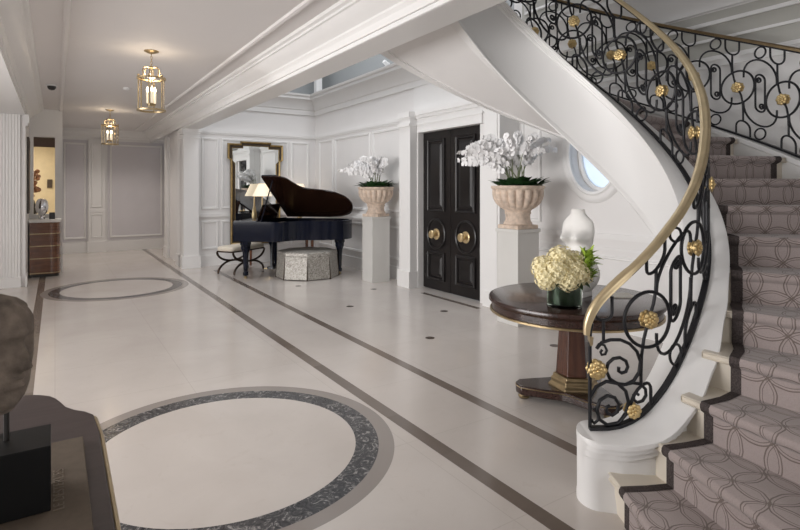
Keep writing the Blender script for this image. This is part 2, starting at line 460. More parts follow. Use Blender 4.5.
# back wall (mirror wall)
struct(MB().box(XB1-.02, YB, 0, XW+.4, YB+.15, 3.62).build('wall_back', 'paint', smooth=0))
bw = MB()
for a0, a1 in ((2.50, 2.84), (2.90, 4.36), (4.42, 4.84)):
    add_frame(bw, 'y', YB, a0, a1, 1.16, 2.62, inv=-1); add_frame(bw, 'y', YB, a0, a1, .34, .92, inv=-1)
bw.box(XB1, YB-.03, 0, XW, YB, .22); bw.box(XB1, YB-.035, 1.0, XW, YB, 1.07); bw.box(XB1, YB-.02, 2.70, XW, YB, 2.73); bw.box(XB1, YB-.03, 2.73, XW, YB, 2.80)
struct(bw.build('trim_15', 'trim'))
# door wall, far portion, at X=XW
struct(MB().box(XW, 7.2, 0, XW+.5, YB+.1, 3.62).build('wall_right', 'paint', smooth=0))
rw = MB()
for a0, a1 in ((10.35, 11.05), (8.75, 10.25), (7.45, 8.65)):
    add_frame(rw, 'x', XW, a0, a1, 1.16, 2.64, inv=-1); add_frame(rw, 'x', XW, a0, a1, .34, .92, inv=-1)
rw.box(XW-.03, 7.3, 0, XW, YB, .22); rw.box(XW-.035, 7.3, 1.0, XW, YB, 1.07)
rw.box(XW-.02, 7.3, 2.70, XW, YB, 2.73); rw.box(XW-.03, 7.3, 2.73, XW, YB, 2.80)
struct(rw.build('trim_16', 'trim'))
# door block: face at 4.84, left pilaster at 4.70
XD = 4.84; DA, DB = 5.55, 6.95
db = MB(); db.box(XD, 5.10, 0, XS+.3, 5.40, 2.79); db.box(XD+.075, 5.40, 0, XS+.3, DA, 2.455); db.box(XD, 5.40, 2.455, XS+.3, DA, 2.79); db.box(XD, DB, 0, XS+.3, 7.29, 2.79); db.box(XD, DA, 2.455, XS+.3, DB, 2.79)
db.box(XW-.02, 5.11, 2.79, XS+.3, 7.28, 3.3)
struct(db.build('wall_door_block', 'trim', smooth=0))
dt = MB()
dt.box(XD+.060, 5.401, 0, XD+.075, DA-.002, 2.454); dt.box(XD-.02, 5.42, 2.457, XD, DB, 2.58); dt.box(XD-.035, 5.40, 2.58, XD, DB, 2.61)
dt.box(XD-.03, 5.09, 0, XD-.0, 5.40, .20); dt.box(XD-.012, 5.14, .30, XD, 5.36, 2.55)
dt.box(XD-.14, 6.97, 0, XD, 7.28, 2.70); dt.box(XD-.17, 6.955, 0, XD-.001, 7.30, .26); dt.box(XD-.17, 6.955, 2.56, XD-.001, 7.30, 2.60); dt.box(XD-.165, 6.96, 2.70, XD-.001, 7.295, 2.79)
dt.box(XD-.03, 5.08, 2.68, XD+.2, 7.31, 2.73); dt.box(XD-.055, 5.06, 2.73, XD+.25, 7.33, 2.80)
struct(dt.build('trim_17', 'trim', smooth=0))
# upper cornice over back wall and door wall with the gallery recess above
cor = [(0, 3.24), (.03, 3.24), (.03, 3.34), (.05, 3.36), (.06, 3.42), (.12, 3.50), (.16, 3.55), (.20, 3.57), (.20, 3.62), (.23, 3.64), (.24, 3.68), (0, 3.68)]
struct(sweep2d([(XW, 5.15), (XW, YB), (XB1, YB)], cor).build('trim_18', 'trim'))
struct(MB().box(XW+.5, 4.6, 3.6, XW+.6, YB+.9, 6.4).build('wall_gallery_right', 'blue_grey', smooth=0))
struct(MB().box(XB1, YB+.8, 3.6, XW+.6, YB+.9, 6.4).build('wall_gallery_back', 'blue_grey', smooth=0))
gp = MB().box(XW+.06, YB+.06, 3.62, XW+.2, YB+.2, 6.0)
struct(gp.build('trim_19', 'trim', smooth=0))
struct(MB().box(XB1-.1, YB+.05, 3.60, XW+.6, YB+.85, 3.64).build('floor_gallery_back', 'paint', smooth=0))
struct(MB().box(XW+.05, 5.2, 3.60, XW+.6, YB+.1, 3.64).build('floor_gallery_right', 'paint', smooth=0))
# stair wall X = XS with oval window
OY, OZ, OA, OB = 3.93, 1.98, .33, .45
def oval(t, k=1., extra=0): return (OY+(OA*k+extra)*cos(t), OZ+(OB*k+extra)*sin(t))
sw = MB(); N_ = 48
rect = []
y0, y1, z0, z1 = 3.2, 4.64, 1.15, 2.6
for i in range(N_):
    t = 2*PI*i/N_; c_, s_ = cos(t), sin(t)
    k = min((y1-OY)/c_ if c_ > 1e-6 else 1e9, (y0-OY)/c_ if c_ < -1e-6 else 1e9, (z1-OZ)/s_ if s_ > 1e-6 else 1e9, (z0-OZ)/s_ if s_ < -1e-6 else 1e9)
    rect.append((OY+k*c_, OZ+k*s_))
inn = [oval(2*PI*i/N_) for i in range(N_)]
rings = [[(XS+.25, a, b_) for a, b_ in inn], [(XS, a, b_) for a, b_ in inn], [(XS, a, b_) for a, b_ in rect], [(XS+.25, a, b_) for a, b_ in rect]]
sw.loft(rings, True, False)
sw.box(XS, -4, 0, XS+.25, y0, 6.4); sw.box(XS, y1, 0, XS+.25, 5.2, 6.4); sw.box(XS, y0, 0, XS+.25, y1, z0); sw.box(XS, y0, z1, XS+.25, y1, 6.4)
# fill corners of the square around the oval
for (a, b_) in ((y0, z0), (y1, z0), (y1, z1), (y0, z1)):
    js = sorted(range(N_), key=lambda j: (rect[j][0]-a)**2+(rect[j][1]-b_)**2)[:2]
    sw.add([(XS, *rect[js[0]]), (XS, a, b_), (XS, *rect[js[1]])], [(0, 1, 2)])
struct(sw.build('wall_stair', 'paint', smooth=0))
wf = MB(); rings = []
for (e, h) in ((0, .02), (0, -.03), (.03, -.045), (.05, -.03), (.09, -.035), (.12, -.02), (.135, 0)):
    rings.append([(XS+h, *oval(2*PI*i/N_, 1, e)) for i in range(N_)])
wf.loft(rings, True, False)
wn = struct(MB().loft([[(XS+.17, *oval(2*PI*i/N_)) for i in range(N_)], [(XS+.18, *oval(2*PI*i/N_)) for i in range(N_)]]).build('window_1', 'window', smooth=0))
struct(wf.build('window_frame', 'trim', wn))
wb = MB(); rings = []
for (e, h) in ((-.05, .165), (-.05, .13), (-.02, .12), (0, .13), (0, .165)): rings.append([(XS+h, *oval(2*PI*i/N_, 1, e)) for i in range(N_)])
wb.loft(rings, True, False); struct(wb.build('window_sash', 'trim', wn))
st = MB(); st.box(XS-.03, -4, 0, XS, 5.15, .2); st.box(XS-.035, -4, 1.0, XS, 5.15, 1.06); st.box(XS-.02, -4, .88, XS, 5.15, .905)
add_frame(st, 'x', XS, 4.72, 5.05, 1.14, 2.55, inv=-1); add_frame(st, 'x', XS, 3.0, 5.05, .28, .82, inv=-1); add_frame(st, 'x', XS, 1.0, 2.9, .28, .82, inv=-1)
for y0_, y1_ in ((-.6, 1.2), (1.35, 3.0), (3.15, 5.0)): add_frame(st, 'x', XS-.005, y0_, y1_, 3.85, 5.4, inv=-1)
st.box(XS-.025, -4, 2.70, XS, 5.15, 2.76); st.box(XS-.04, -4, 2.76, XS, 5.15, 2.80); st.box(XS-.02, -4, 2.95, XS, 5.1, 2.975); st.box(XS-.028, -4, 3.10, XS, 5.1, 3.135)
struct(st.build('trim_20', 'trim'))
up_ = MB()
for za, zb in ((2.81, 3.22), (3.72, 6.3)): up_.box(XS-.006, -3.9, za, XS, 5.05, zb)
struct(up_.build('trim_22', 'shaded_wall', smooth=0))  # thin panels darkening the upper wall, which lies in shadow
struct(sweep2d([(XS, -4), (XS, 5.2)], [(o*.7, z) for o, z in cor]).build('trim_21', 'trim'))
# upper ceiling over the stair hall, back of the house
struct(MB().box(XB0, -4, 6.4, XW+1.2, YB+1.0, 6.5).build('ceiling_stair_hall', 'ceil', smooth=0))
struct(MB().box(XB0, -4, 3.72, XB0+.1, YB+.9, 6.4).build('wall_upper_left', 'paint', smooth=0))
wbk = MB(); wbk.box(-4.5, -4.2, 0, 6.4, -4.0, .5); wbk.box(-4.5, -4.2, 2.6, 6.4, -4.0, 6.5)
for x0, x1 in ((-4.5, -2.8), (-1.2, -.4), (1.6, 2.6), (4.4, 6.4)): wbk.box(x0, -4.2, .5, x1, -4.0, 2.6)
struct(wbk.build('wall_front', 'paint', smooth=0))

# ------------------------------------------------------------------ doors
for i, (ya, yb, lab) in enumerate(((6.255, 6.949, 'left'), (5.551, 6.247, 'right'))):
    XF = 4.945
    d = MB(); d.box(XF, ya, .012, XF+.06, yb, 2.455)
    door = struct(d.build('door_%d' % (i+1), 'black_door', smooth=0))
    yc = (ya+yb)/2; hw = (yb-ya)/2
    p = MB()
    for z0, z1 in ((1.22, 2.34), (.16, .60)):
        add_frame(p, 'x', XF, yc-hw*.62, yc+hw*.62, z0, z1, w=.05, t=.03, inv=-1)
        # raised field
        a0, a1 = yc-hw*.62+.075, yc+hw*.62-.075
        vs = [(XF, a0, z0+.075), (XF, a1, z0+.075), (XF, a1, z1-.075), (XF, a0, z1-.075), (XF-.022, a0+.03, z0+.11), (XF-.022, a1-.03, z0+.11), (XF-.022, a1-.03, z1-.11), (XF-.022, a0+.03, z1-.11)]
        p.add(vs, [(4, 5, 6, 7), (0, 1, 5, 4), (1, 2, 6, 5), (2, 3, 7, 6), (3, 0, 4, 7)])
    # round boss moulding around the knob
    for R, h in ((.23, .02),):
        p.tube([(XF-h*.3, yc+R*cos(2*PI*k/36)*.95, .87+R*sin(2*PI*k/36)) for k in range(36)], .018, 6, closed=True)
    struct(p.build('door_panel', 'black_door', door))
    k = MB()
    kc = (XF, yc, .87)
    k.lathe([(.085, 0), (.085, .012), (.07, .018), (.045, .022), (.03, .028), (.028, .06), (.05, .07), (.062, .085), (.064, .10), (.055, .115), (.03, .122), (.001, .124)], axis='x', n=24)
    k.xf(Matrix.Translation(kc) @ Matrix.Rotation(PI, 4, 'Z'))
    struct(k.build('door_knob', 'knob_gold', door))

# ------------------------------------------------------------------ staircase
CX, CY, T1, DL, RS = 2.825, 2.536, -2.146, .201, .18
G = RS/DL
def zn(t): return (t-T1)*G+RS
def pol(R, t, z): return (CX+R*cos(t), CY+R*sin(t), z)
NS = 19
FIRST = [math.radians(a) for a in (-120.6, -110.9, -100.6, -89.8, -77.6)]
def ta(k): return FIRST[k-1] if k <= 5 else T1+(k-1)*DL
TOP = T1+NS*DL-.08
ZTAB = [(-140, .338), (-120, .340), (-116, .348), (-112, .370), (-108, .406), (-104, .458), (-100, .517), (-96, .585), (-90, .70), (-84, .818)]
def zt_in(t):
    d = math.degrees(t)
    if d >= -80: return zn(t)+.048
    P_ = ZTAB+[(-80, zn(math.radians(-80))+.048)]
    for (a, za), (b_, zb) in zip(P_, P_[1:]):
        if a <= d <= b_: return za+(zb-za)*(d-a)/(b_-a)
    return .338
RTAB = [(-140, 1.06), (-124, 1.065), (-117, 1.10), (-110, 1.13), (-101, 1.115), (-92, 1.085), (-80, 1.045), (-70, 1.025), (200, 1.025)]
def rout(t):
    d = math.degrees(t)
    for (a, ra), (b_, rb) in zip(RTAB, RTAB[1:]):
        if a <= d <= b_:
            q = (d-a)/(b_-a); q = q*q*(3-2*q); return ra+(rb-ra)*q
    return 1.025
def flare(t):
    s_ = min(1, max(0, (-70-math.degrees(t))/25)); return s_*s_*(3-2*s_)
stair = thing('staircase', 'curving white staircase with pale stone steps rising along the right side', 'staircase', (CX, CY, 0))
def local(mb): return mb.xf(Matrix.Translation((-CX, -CY, 0)))
# steps
for k in range(1, NS+1):
    t0 = ta(k); t1 = ta(k+1); DS = t1-t0; zt = k*RS; mb = MB()
    def wedge(t_a, tb, za, zb, R0=1.01, R1=2.05, n=4, oa=0.):
        rings = []
        for i in range(n+1):
            t = t_a+(tb-t_a)*i/n; R0 = rout(t)-.012
            rings.append([pol(R0, t, za), pol(R1, t, za), pol(R1, t, zb), pol(R0, t, zb)])
        mb.loft(rings)
    no = .016
    # tread with rounded nose
    rings = []
    for dt_, zb, zu in ((-.024+.006, zt-.028, zt-.012), (-.024, zt-.034, zt-.006), (-.018, zt-.04, zt), (.0, zt-.04, zt), (DS*.3, zt-.04, zt), (DS*.65, zt-.04, zt), (DS+.02, zt-.04, zt)):
        t = t0+dt_; R0 = rout(t)-.012; rings.append([pol(R0, t, zb), pol(2.05, t, zb), pol(2.05, t, zu), pol(R0, t, zu)])
    mb.loft(rings)
    wedge(t0, t1+.03, max(0, (k-1)*RS-.03), zt-.04)
    local(mb).build('step', 'cream', stair, smooth=30)
# inner stringer (curb)
def ring_in(t, hw=None, cut=1.):
    zt = zt_in(t); zb = max(0., zn(t)-.611); zo = max(0., zn(t)-.565)
    f = 1. if hw is None else hw
    Ro = rout(t); Rm = (.905+Ro)/2
    fl_ = .030 if zb < .02 else 0; ff_ = 1. if zb < .02 else .1
    P_ = [(.905-fl_-.012, zb), (.905-fl_-.018, zb+.012), (.905-fl_-.012, zb+.032), (.905-fl_*.4-.006, zb+.045), (.905, zb+.058), (.905, zt-.092), (.890, zt-.078), (.888, zt-.060), (.872, zt-.052), (.870, zt-.034), (.852, zt-.026), (.850, zt-.004), (.858, zt),
          (Ro+.048, zt), (Ro+.058, zt-.006), (Ro+.058, zt-.028), (Ro+.041, zt-.033), (Ro+.040, zt-.058), (Ro+.022, zt-.064), (Ro+.020, zt-.094), (Ro, zt-.102), (Ro, zo+.13*ff_+.01), (Ro+fl_*.35, zo+.07*ff_+.006), (Ro+fl_, zo+.022*ff_+.003), (Ro+fl_*1.15, zo)]
    return [pol(Rm+(R-Rm)*f, t, z) for R, z in P_]
rings = []
TE = math.radians(-123.2)
for i in range(9):
    ph = PI/2*(1-i/8.); rings.append(ring_in(TE-.098*sin(ph), max(.02, cos(ph))))
n = 110
for i in range(1, n+1): rings.append(ring_in(TE+(TOP+.12-TE)*i/n))
mb = MB().loft(rings); local(mb).build('inner_stringer', 'trim', stair, smooth=38)
# outer stringer
rings = []
for i in range(n+1):
    t = T1-.06+(TOP+.12-T1+.06)*i/n
    zt = zn(t)+.036; zb = max(0, zn(t)-.58)
    P_ = [(2.03, zb), (2.03, zt-.05), (2.02, zt-.04), (2.02, zt), (2.15, zt), (2.15, zt-.04), (2.13, zt-.05), (2.13, zb+.06), (2.15, zb+.05), (2.15, zb)]
    rings.append([pol(R, t, z) for R, z in P_])
local(MB().loft(rings)).build('outer_stringer', 'trim', stair, smooth=38)
# soffit
rings = []
ts = T1+(.561-RS)/G+.03
for i in range(81):
    t = ts+(TOP+.12-ts)*i/80; z = max(0.0, zn(t)-.561)
    rings.append([pol(.91, t, z), pol(2.12, t, z), pol(2.12, t, z+.10), pol(.91, t, z+.10)])
local(MB().loft(rings)).build('soffit', 'paint', stair, smooth=38)
# landing
mb = MB().box(2.43, 3.40, zn(TOP)-.12, 2.86, 4.66, zn(TOP)+.0); local(mb).build('landing', 'cream', stair, smooth=0)

# runner carpet
def runner_rows(Rs, off=.008):
    rows = []; uvs = []; s = 0; prev = None
    prof = []
    for k in range(1, NS+1):
        t0 = ta(k); DS = ta(k+1)-t0; z0 = (k-1)*RS; zt = k*RS
        prof += [(t0-.010, z0+(off if k > 1 else .001)), (t0-.010, zt-.05), (t0-.026, zt-.036), (t0-.032, zt-.02), (t0-.031, zt-.004), (t0-.024, zt+off), (t0+DS*.45, zt+off)]
    prof.append((T1+NS*DL-.010, NS*RS+off))
    for t, z in prof:
        if prev is not None: s += math.hypot((t-prev[0])*1.5, z-prev[1])
        prev = (t, z)
        
        e = .128*flare(t)
        RR = [R+e*max(0, (1.97-R)/.885) for R in Rs]
        rows.append([pol(R, t, z) for R in RR]); uvs.append([(R-1.12, s) for R in RR])
    return rows, uvs
r_, u_ = runner_rows([1.145+(1.905-1.145)*i/8 for i in range(9)])
mb = MB().grid(r_, u_)
runner = mb.build('carpet_runner', 'carpet', smooth=50)
tag(runner, 'mauve stair carpet runner with petal line pattern and charcoal borders on the steps', 'carpet')
for a, b_ in ((1.090, 1.147), (1.903, 1.960)):
    r_, u_ = runner_rows([a, (a+b_)/2, b_], .0095)
    MB().grid(r_, u_).build('border_band', 'carpet_border', runner, smooth=50)['label'] = 'charcoal border band'

# ------------------------------------------------------------------ balustrades
# smooth outline with Catmull-Rom on the curved part
def catmull(P, n=5):
    R = []
    for i in range(len(P)-1):
        p0, p1, p2, p3 = P[max(i-1, 0)], P[i], P[i+1], P[min(i+2, len(P)-1)]
        for j in range(n):
            s_ = j/n
            R.append(tuple(.5*((2*p1[k])+(-p0[k]+p2[k])*s_+(2*p0[k]-5*p1[k]+4*p2[k]-p3[k])*s_**2+(-p0[k]+3*p1[k]-3*p2[k]+p3[k])*s_**3) for k in range(2)))
    R.append(P[-1]); return R
def spiral(c, r0, r1, a0, turns, n=26):
    return [(c[0]+(r0+(r1-r0)*i/n)*cos(a0+turns*2*PI*i/n), c[1]+(r0+(r1-r0)*i/n)*sin(a0+turns*2*PI*i/n)) for i in range(n+1)]
def arc(c, r, a0, a1, n=16, ry=None):
    ry = ry or r
    return [(c[0]+r*cos(a0+(a1-a0)*i/n), c[1]+ry*sin(a0+(a1-a0)*i/n)) for i in range(n+1)]
def line(a, b_, n=5): return [(a[0]+(b_[0]-a[0])*i/n, a[1]+(b_[1]-a[1])*i/n) for i in range(n+1)]
def rosette_mesh(r):
    mb = MB()
    for R, N2, h, w_ in ((.64, 8, .010, .40), (.36, 6, .020, .26)):
        for k in range(N2):
            a = 2*PI*(k+.5*(N2 == 6))/N2
            mb.sphere((r*R*cos(a), r*R*sin(a), h), r*w_, 8, 5, (1, 1, .45))
    mb.sphere((0, 0, .024), r*.20, 10, 6)
    mb.lathe([(r*.75, -.006), (r*.75, .008), (.001, .012)], n=16)
    return mb
HTAB = [(-140, .832), (-112.5, .826), (-104, .805), (-92, .787), (-82, .785), (-72, .805), (-63, .838), (-54, .868), (-42, .886), (-25, .895), (0, .903), (120, .905)]
def balustrade(name, label, R, hb, hh, units, P, tS, tE, rod, inner):
    """iron balustrade on a helix; u along the arc, w the height above the stringer"""
    t0 = units[0]
    root = thing(name, label, 'railing', (CX, CY, 0))
    WT = hh-hb-.02
    def mp(t_c, u, w, shear_c=None, du=0., dr=0.):
        """unit centre t_c; shear_c: u position where the height is read (true shapes), else sheared"""
        t = t_c+u/R
        tz = t if shear_c is None else t_c+shear_c/R
        if inner:
            d_ = math.degrees(tz); hx = HTAB[-1][1]
            for (a, ha), (b_, hb_) in zip(HTAB, HTAB[1:]):
                if a <= d_ <= b_: hx = ha+(hb_-ha)*(d_-a)/(b_-a); break
            z0_ = zt_in(tz)+.012
            zc_ = zn(tz)+.445; ztop = zn(tz)+hx-.047
            if du: z_ = zc_+(w-wc)
            elif w <= wc: z_ = z0_+w*(zc_-z0_)/wc
            else: z_ = zc_+(w-wc)*(ztop-zc_)/(WT-wc)
            return Vector(pol(R+dr, t, z_))
        return Vector(pol(R+dr, t, zn(tz)+hb+w*(WT-.015)/WT))
    wc = WT*.50; r = .142
    for tc in units:
        sc = MB()
        def c2(pts, shear=None, rr=rod, closed=False, rnd=0):
            # half-sheared shapes keep their roundness on the slope
            sc.tube([mp(tc, u, w, shear, rnd) for u, w in pts], rr, 7, closed=closed)
        c2(arc((0, wc), r, 0, 2*PI, 36)[:-1], 0, rod*1.1, True, 1)
        # cup under the handrail, sinuous stem and foot arch
        f = WT/.79
        c2(line((-.013, WT), (-.013, WT-.066*f))+arc((.047, WT-.066*f), .06, PI, 2*PI, 10)+line((.107, WT-.066*f), (.107, WT)))
        c2([(.047, WT-.126*f), (.047, WT-.20*f), (.043, wc+.12), (.03, wc+.06), (0, wc), (-.03, wc-.06), (-.043, wc-.12), (-.047, .19*f), (-.047, .125*f)])
        c2(line((-.107, 0), (-.107, .065*f))+arc((-.047, .065*f), .06, PI, 0, 10)+line((.013, .065*f), (.013, 0)))
        # arches between circles
        m_ = P/2
        c2(line((m_-.14, wc+.10), (m_-.14, WT-.26*f))+arc((m_, WT-.26*f), .14, PI, 0, 14)+line((m_+.14, WT-.26*f), (m_+.14, wc+.10)))
        c2(line((m_-.14, wc-.10), (m_-.14, .265*f))+arc((m_, .265*f), .14, PI, 2*PI, 14)+line((m_+.14, .265*f), (m_+.14, wc-.10)))
        c2(arc((m_, WT-.06*f), .046, 0, 2*PI, 18)[:-1], m_, rod*.9, True)
        c2(arc((m_, .062*f), .046, 0, 2*PI, 18)[:-1], m_, rod*.9, True)
        # paired J scrolls
        hw = .040; zt_ = wc+.115; zb_ = wc-.115
        c2(line((m_-hw, zb_), (m_-hw, zt_))+arc((m_, zt_), hw, PI, 0, 10)+spiral((m_+.014, zt_-.004), hw-.014, .006, 0, -1.25, 18))
        c2(line((m_+hw, zt_), (m_+hw, zb_))+arc((m_, zb_), hw, 0, -PI, 10)+spiral((m_-.014, zb_+.004), hw-.014, .006, PI, -1.25, 18))
        local(sc).build('scroll_panel', 'black_iron', root, smooth=60)
        # gilt rosette on both faces
        ro = rosette_mesh(.046 if inner else .044)
        p = mp(tc, 0, wc); outv = Vector((cos(tc), sin(tc), 0))
        mm = []
        both = MB()
        for sgn in (1, -1):
            q = rosette_mesh(.046); z_ = outv*sgn; y_ = Vector((0, 0, 1)); x_ = y_.cross(z_)
            q.xf(Matrix.Translation(p+z_*.008) @ Matrix((x_, y_, z_)).transposed().to_4x4())
            both.add(q.v, q.f)
        local(both).build('rosette', 'rosette', root, smooth=60)
    # bottom rail
    n = 120; rings = []
    for i in range(n+1):
        t = tS+(tE-tS)*i/n; z = (zt_in(t) if inner else zn(t)+hb-.012)
        rings.append([pol(R-.016, t, z+.001), pol(R+.016, t, z+.001), pol(R+.016, t, z+.018), pol(R-.016, t, z+.018)])
    local(MB().loft(rings)).build('bottom_rail', 'black_iron', root, smooth=40)
    # iron flat under the handrail + handrail
    rings = []; rr2 = []
    prof = [(-.5, 0), (-.5, .25), (-.42, .38), (-.42, .55), (-.32, .8), (-.15, .95), (.15, .95), (.32, .8), (.42, .55), (.42, .38), (.5, .25), (.5, 0)]
    Wd, Ht = (.057, .040) if inner else (.05, .03)
    for i in range(n+1):
        t = (rad(-112.5) if inner else tS)+(tE-(rad(-112.5) if inner else tS))*i/n; z = zn(t)+hh-Ht
        if inner:
            d_ = math.degrees(t); hx = HTAB[-1][1]
            for (a, ha), (b_, hb_) in zip(HTAB, HTAB[1:]):
                if a <= d_ <= b_: hx = ha+(hb_-ha)*(d_-a)/(b_-a); break
            z = zn(t)+hx-Ht
        Rh = R-(.015*min(1, i/8) if inner else 0)
        rings.append([pol(Rh-.014, t, z-.014), pol(Rh+.014, t, z-.014), pol(Rh+.014, t, z+.002), pol(Rh-.014, t, z+.002)])
        rr2.append([Vector(pol(Rh+a*Wd, t, z+b_*Ht)) for a, b_ in prof])
    if inner:
        # the end of the handrail turns down to the newel
        cp = [(-113, zn(math.radians(-113))+.826-Ht-.004), (-116, 1.075), (-119, 1.028), (-121.6, .982), (-123.6, .930), (-124.9, .875), (-125.3, .83), (-125.3, .79), (-125.0, .765)][::-1]
        cp = catmull(cp, 4)
        P3 = [Vector(pol(R, math.radians(a), z)) for a, z in cp]
        pre = []
        for i in range(len(P3)-1):
            T_ = (P3[i+1]-P3[max(0, i-1)]).normalized(); a_ = math.radians(cp[i][0])
            Rv = Vector((cos(a_), sin(a_), 0)); N_v = Rv.cross(T_)
            if N_v.z < 0 and i > 8: N_v = -N_v
            N_v = T_.cross(Rv)*(-1)
            if (Rv.cross(T_)).dot(Vector((-T_.x*0, 0, 1))) < 0: N_v = T_.cross(Rv)
            ksc = .40+.60*min(1, i/16)
            pre.append([P3[i]+Rv*(q*Wd*ksc)+N_v*(b_*Ht*ksc) for q, b_ in prof])
        rr2 = pre+rr2
    local(MB().loft(rings)).build('under_rail', 'black_iron', root, smooth=40)
    local(MB().loft(rr2)).build('handrail', 'rail_gold' if inner else 'rail_dark', root, smooth=50)
    return root, mp, WT
rad = math.radians
INR = .975
ri, mp_in, WTi = balustrade('stair_balustrade', 'black scrolled iron balustrade with gold rosettes and broad brass handrail, inner side of the stairs', INR, .066, .838,
                    [rad(-106.2+22.3*k) for k in range(9)], rad(22.3)*INR, rad(-125.2), rad(90), .0085, True)
ro_, mp_out, WTo = balustrade('stair_balustrade', 'black scrolled iron balustrade with thin bronze rail on the outer wall side of the stairs', 2.085, .050, .875,
                    [rad(-49.8+10.5*k) for k in range(13)], rad(10.5)*2.085, rad(-56), rad(90), .008, False)
# newel end panel of the inner balustrade: end post, cup and big spirals
nw = MB(); tn = rad(-125.)
def nz(X, Y):
    # X, Y in units of 1.48 mm to the right of / below the head of the panel
    u = (X-50)*.001485; w = .354+(487-Y)*.001428
    return Vector(pol(INR, tn+u/INR, w))
def npth(pts, r=.0085, closed=False): nw.tube([nz(x, y) for x, y in pts], r, 7, closed=closed)
npth([(50, 487), (50, 300), (50, 200)], .0095); npth([(50, 200), (52, 150), (58, 120)], .008)
npth([(66, 70), (66, 85)]+[(96-30*cos(PI*i/8), 85+25*sin(PI*i/8)) for i in range(1, 8)]+[(126, 85), (126, 25)])
npth([(96, 110), (96, 185)])
# big upper spiral: small curl, over the top, round and in
npth([(92, 213), (86, 222), (90, 232), (102, 230), (108, 216), (100, 198), (80, 194), (72, 210)], .007)
npth([(72, 210), (90, 188), (120, 179), (155, 180), (190, 196), (218, 225), (232, 262), (226, 300), (205, 328), (175, 340), (145, 335), (118, 316), (106, 288), (112, 262), (130, 246), (154, 243), (176, 256), (183, 277), (176, 294), (160, 298), (149, 290), (150, 276)], .009)
npth([(165, 341), (200, 335), (232, 342), (252, 362), (254, 385), (240, 403), (220, 407), (206, 396), (205, 380), (215, 372), (224, 380)], .0085)
# lower spiral
npth([(52, 380), (70, 345), (105, 326), (145, 334), (175, 362), (186, 402), (176, 445), (148, 474), (110, 480), (82, 460), (74, 425), (84, 392), (110, 376), (136, 384), (150, 408), (145, 434), (126, 446), (108, 436), (106, 418), (118, 412)], .0095)
npth([(62, 420), (78, 440), (78, 462), (64, 474), (56, 462)], .008)
npth([(150, 474), (175, 440), (205, 440), (222, 455)], .008)
local(nw).build('newel_scroll', 'black_iron', ri, smooth=60)
for X_, Y_, rs in ((72, 283, .048), (200, 432, .040)):
    q = MB(); p = nz(X_, Y_); t = math.atan2(p.y-CY, p.x-CX)
    for sgn in (1, -1):
        z_ = Vector((cos(t), sin(t), 0))*sgn; y_ = Vector((0, 0, 1)); x_ = y_.cross(z_)
        rm = rosette_mesh(rs); rm.xf(Matrix.Translation(p+z_*.008) @ Matrix((x_, y_, z_)).transposed().to_4x4()); q.add(rm.v, rm.f)
    local(q).build('rosette', 'rosette', ri, smooth=60)

# ------------------------------------------------------------------ round table
TX, TY = 3.22, 2.61
t = thing('pedestal_table', 'round dark mahogany table with gilt edge on a six sided column, in the stair well', 'table', (TX, TY, 0), rz=.35)
MB().lathe([(.001, .765), (.60, .765), (.615, .76), (.62, .75), (.62, .735), (.612, .728), (.606, .72), (.60, .715), (.60, .66), (.001, .66)], n=72).build('tabletop', 'mahogany', t)
MB().lathe([(.601, .652), (.612, .656), (.612, .668), (.603, .672)], n=72, caps=False).build('gilt_band', 'brass', t)
MB().lathe([(.165, .66), (.165, .64), (.12, .62), (.105, .58), (.13, .20), (.001, .2)], n=6).build('column', 'mahogany_leg', t, smooth=0, bevel=.004)
MB().lathe([(.135, .20), (.15, .195), (.15, .18), (.165, .165), (.165, .14), (.185, .12), (.185, .10), (.001, .10)], n=6).build('gilt_collar', 'brass', t, smooth=0, bevel=.004)
pts = []
for k in range(3):
    a = 2*PI*k/3
    for da, R in ((-.20, .40), (-.05, .42), (.05, .42), (.20, .40)): pts.append((R*cos(a+da), R*sin(a+da)))
    for j in range(1, 8):
        b_ = a+.2+(2*PI/3-.4)*j/8; R = .40-.20*sin(PI*j/8)**.7; pts.append((R*cos(b_), R*sin(b_)))
MB().prism(pts, .045, .11).build('base', 'mahogany', t, smooth=30, bevel=.008)
eb = MB(); eb.tube([(x*1.002, y*1.002, .098) for x, y in pts], .004, 5, closed=True); eb.build('gilt_line', 'brass', t)
for k in range(3):
    a = 2*PI*k/3
    MB().lathe([(.03, .0), (.042, .008), (.045, .02), (.036, .032), (.042, .045), (.001, .045)], (.36*cos(a), .36*sin(a), 0), 20).build('foot', 'brass', t)
# marble torso on plinth
t = thing('torso_sculpture', 'white marble torso without arms or head, on a plinth on the round table', 'sculpture', (3.27, 2.62, .765), rz=-1.40)
MB().box(-.085, -.07, 0, .085, .07, .045).build('plinth', 'plinth_white', t, smooth=0, bevel=.003)
NT_ = 60
rings = []
torso = [(.045, .10, .085, -.005, 0), (.09, .135, .105, -.005, 0), (.16, .155, .118, 0, 0), (.22, .142, .10, .005, 0), (.28, .108, .074, .015, 0), (.33, .09, .062, .02, 0),
         (.37, .10, .064, .03, 0), (.41, .116, .068, .035, 0), (.45, .126, .066, .038, 0), (.49, .13, .060, .04, 0), (.53, .125, .054, .042, 0), (.565, .105, .048, .042, 0), (.59, .07, .042, .038, 0), (.61, .054, .040, .032, 0), (.642, .050, .038, .022, 0)]
tz = []
for i in range(NT_+1):
    z = torso[0][0]+(torso[-1][0]-torso[0][0])*i/NT_
    for q0, q1 in zip(torso, torso[1:]):
        if q0[0]-1e-9 <= z <= q1[0]+1e-9:
            f_ = (z-q0[0])/(q1[0]-q0[0]); tz.append((z,)+tuple(q0[j]+(q1[j]-q0[j])*f_ for j in (1, 2, 3, 4))); break
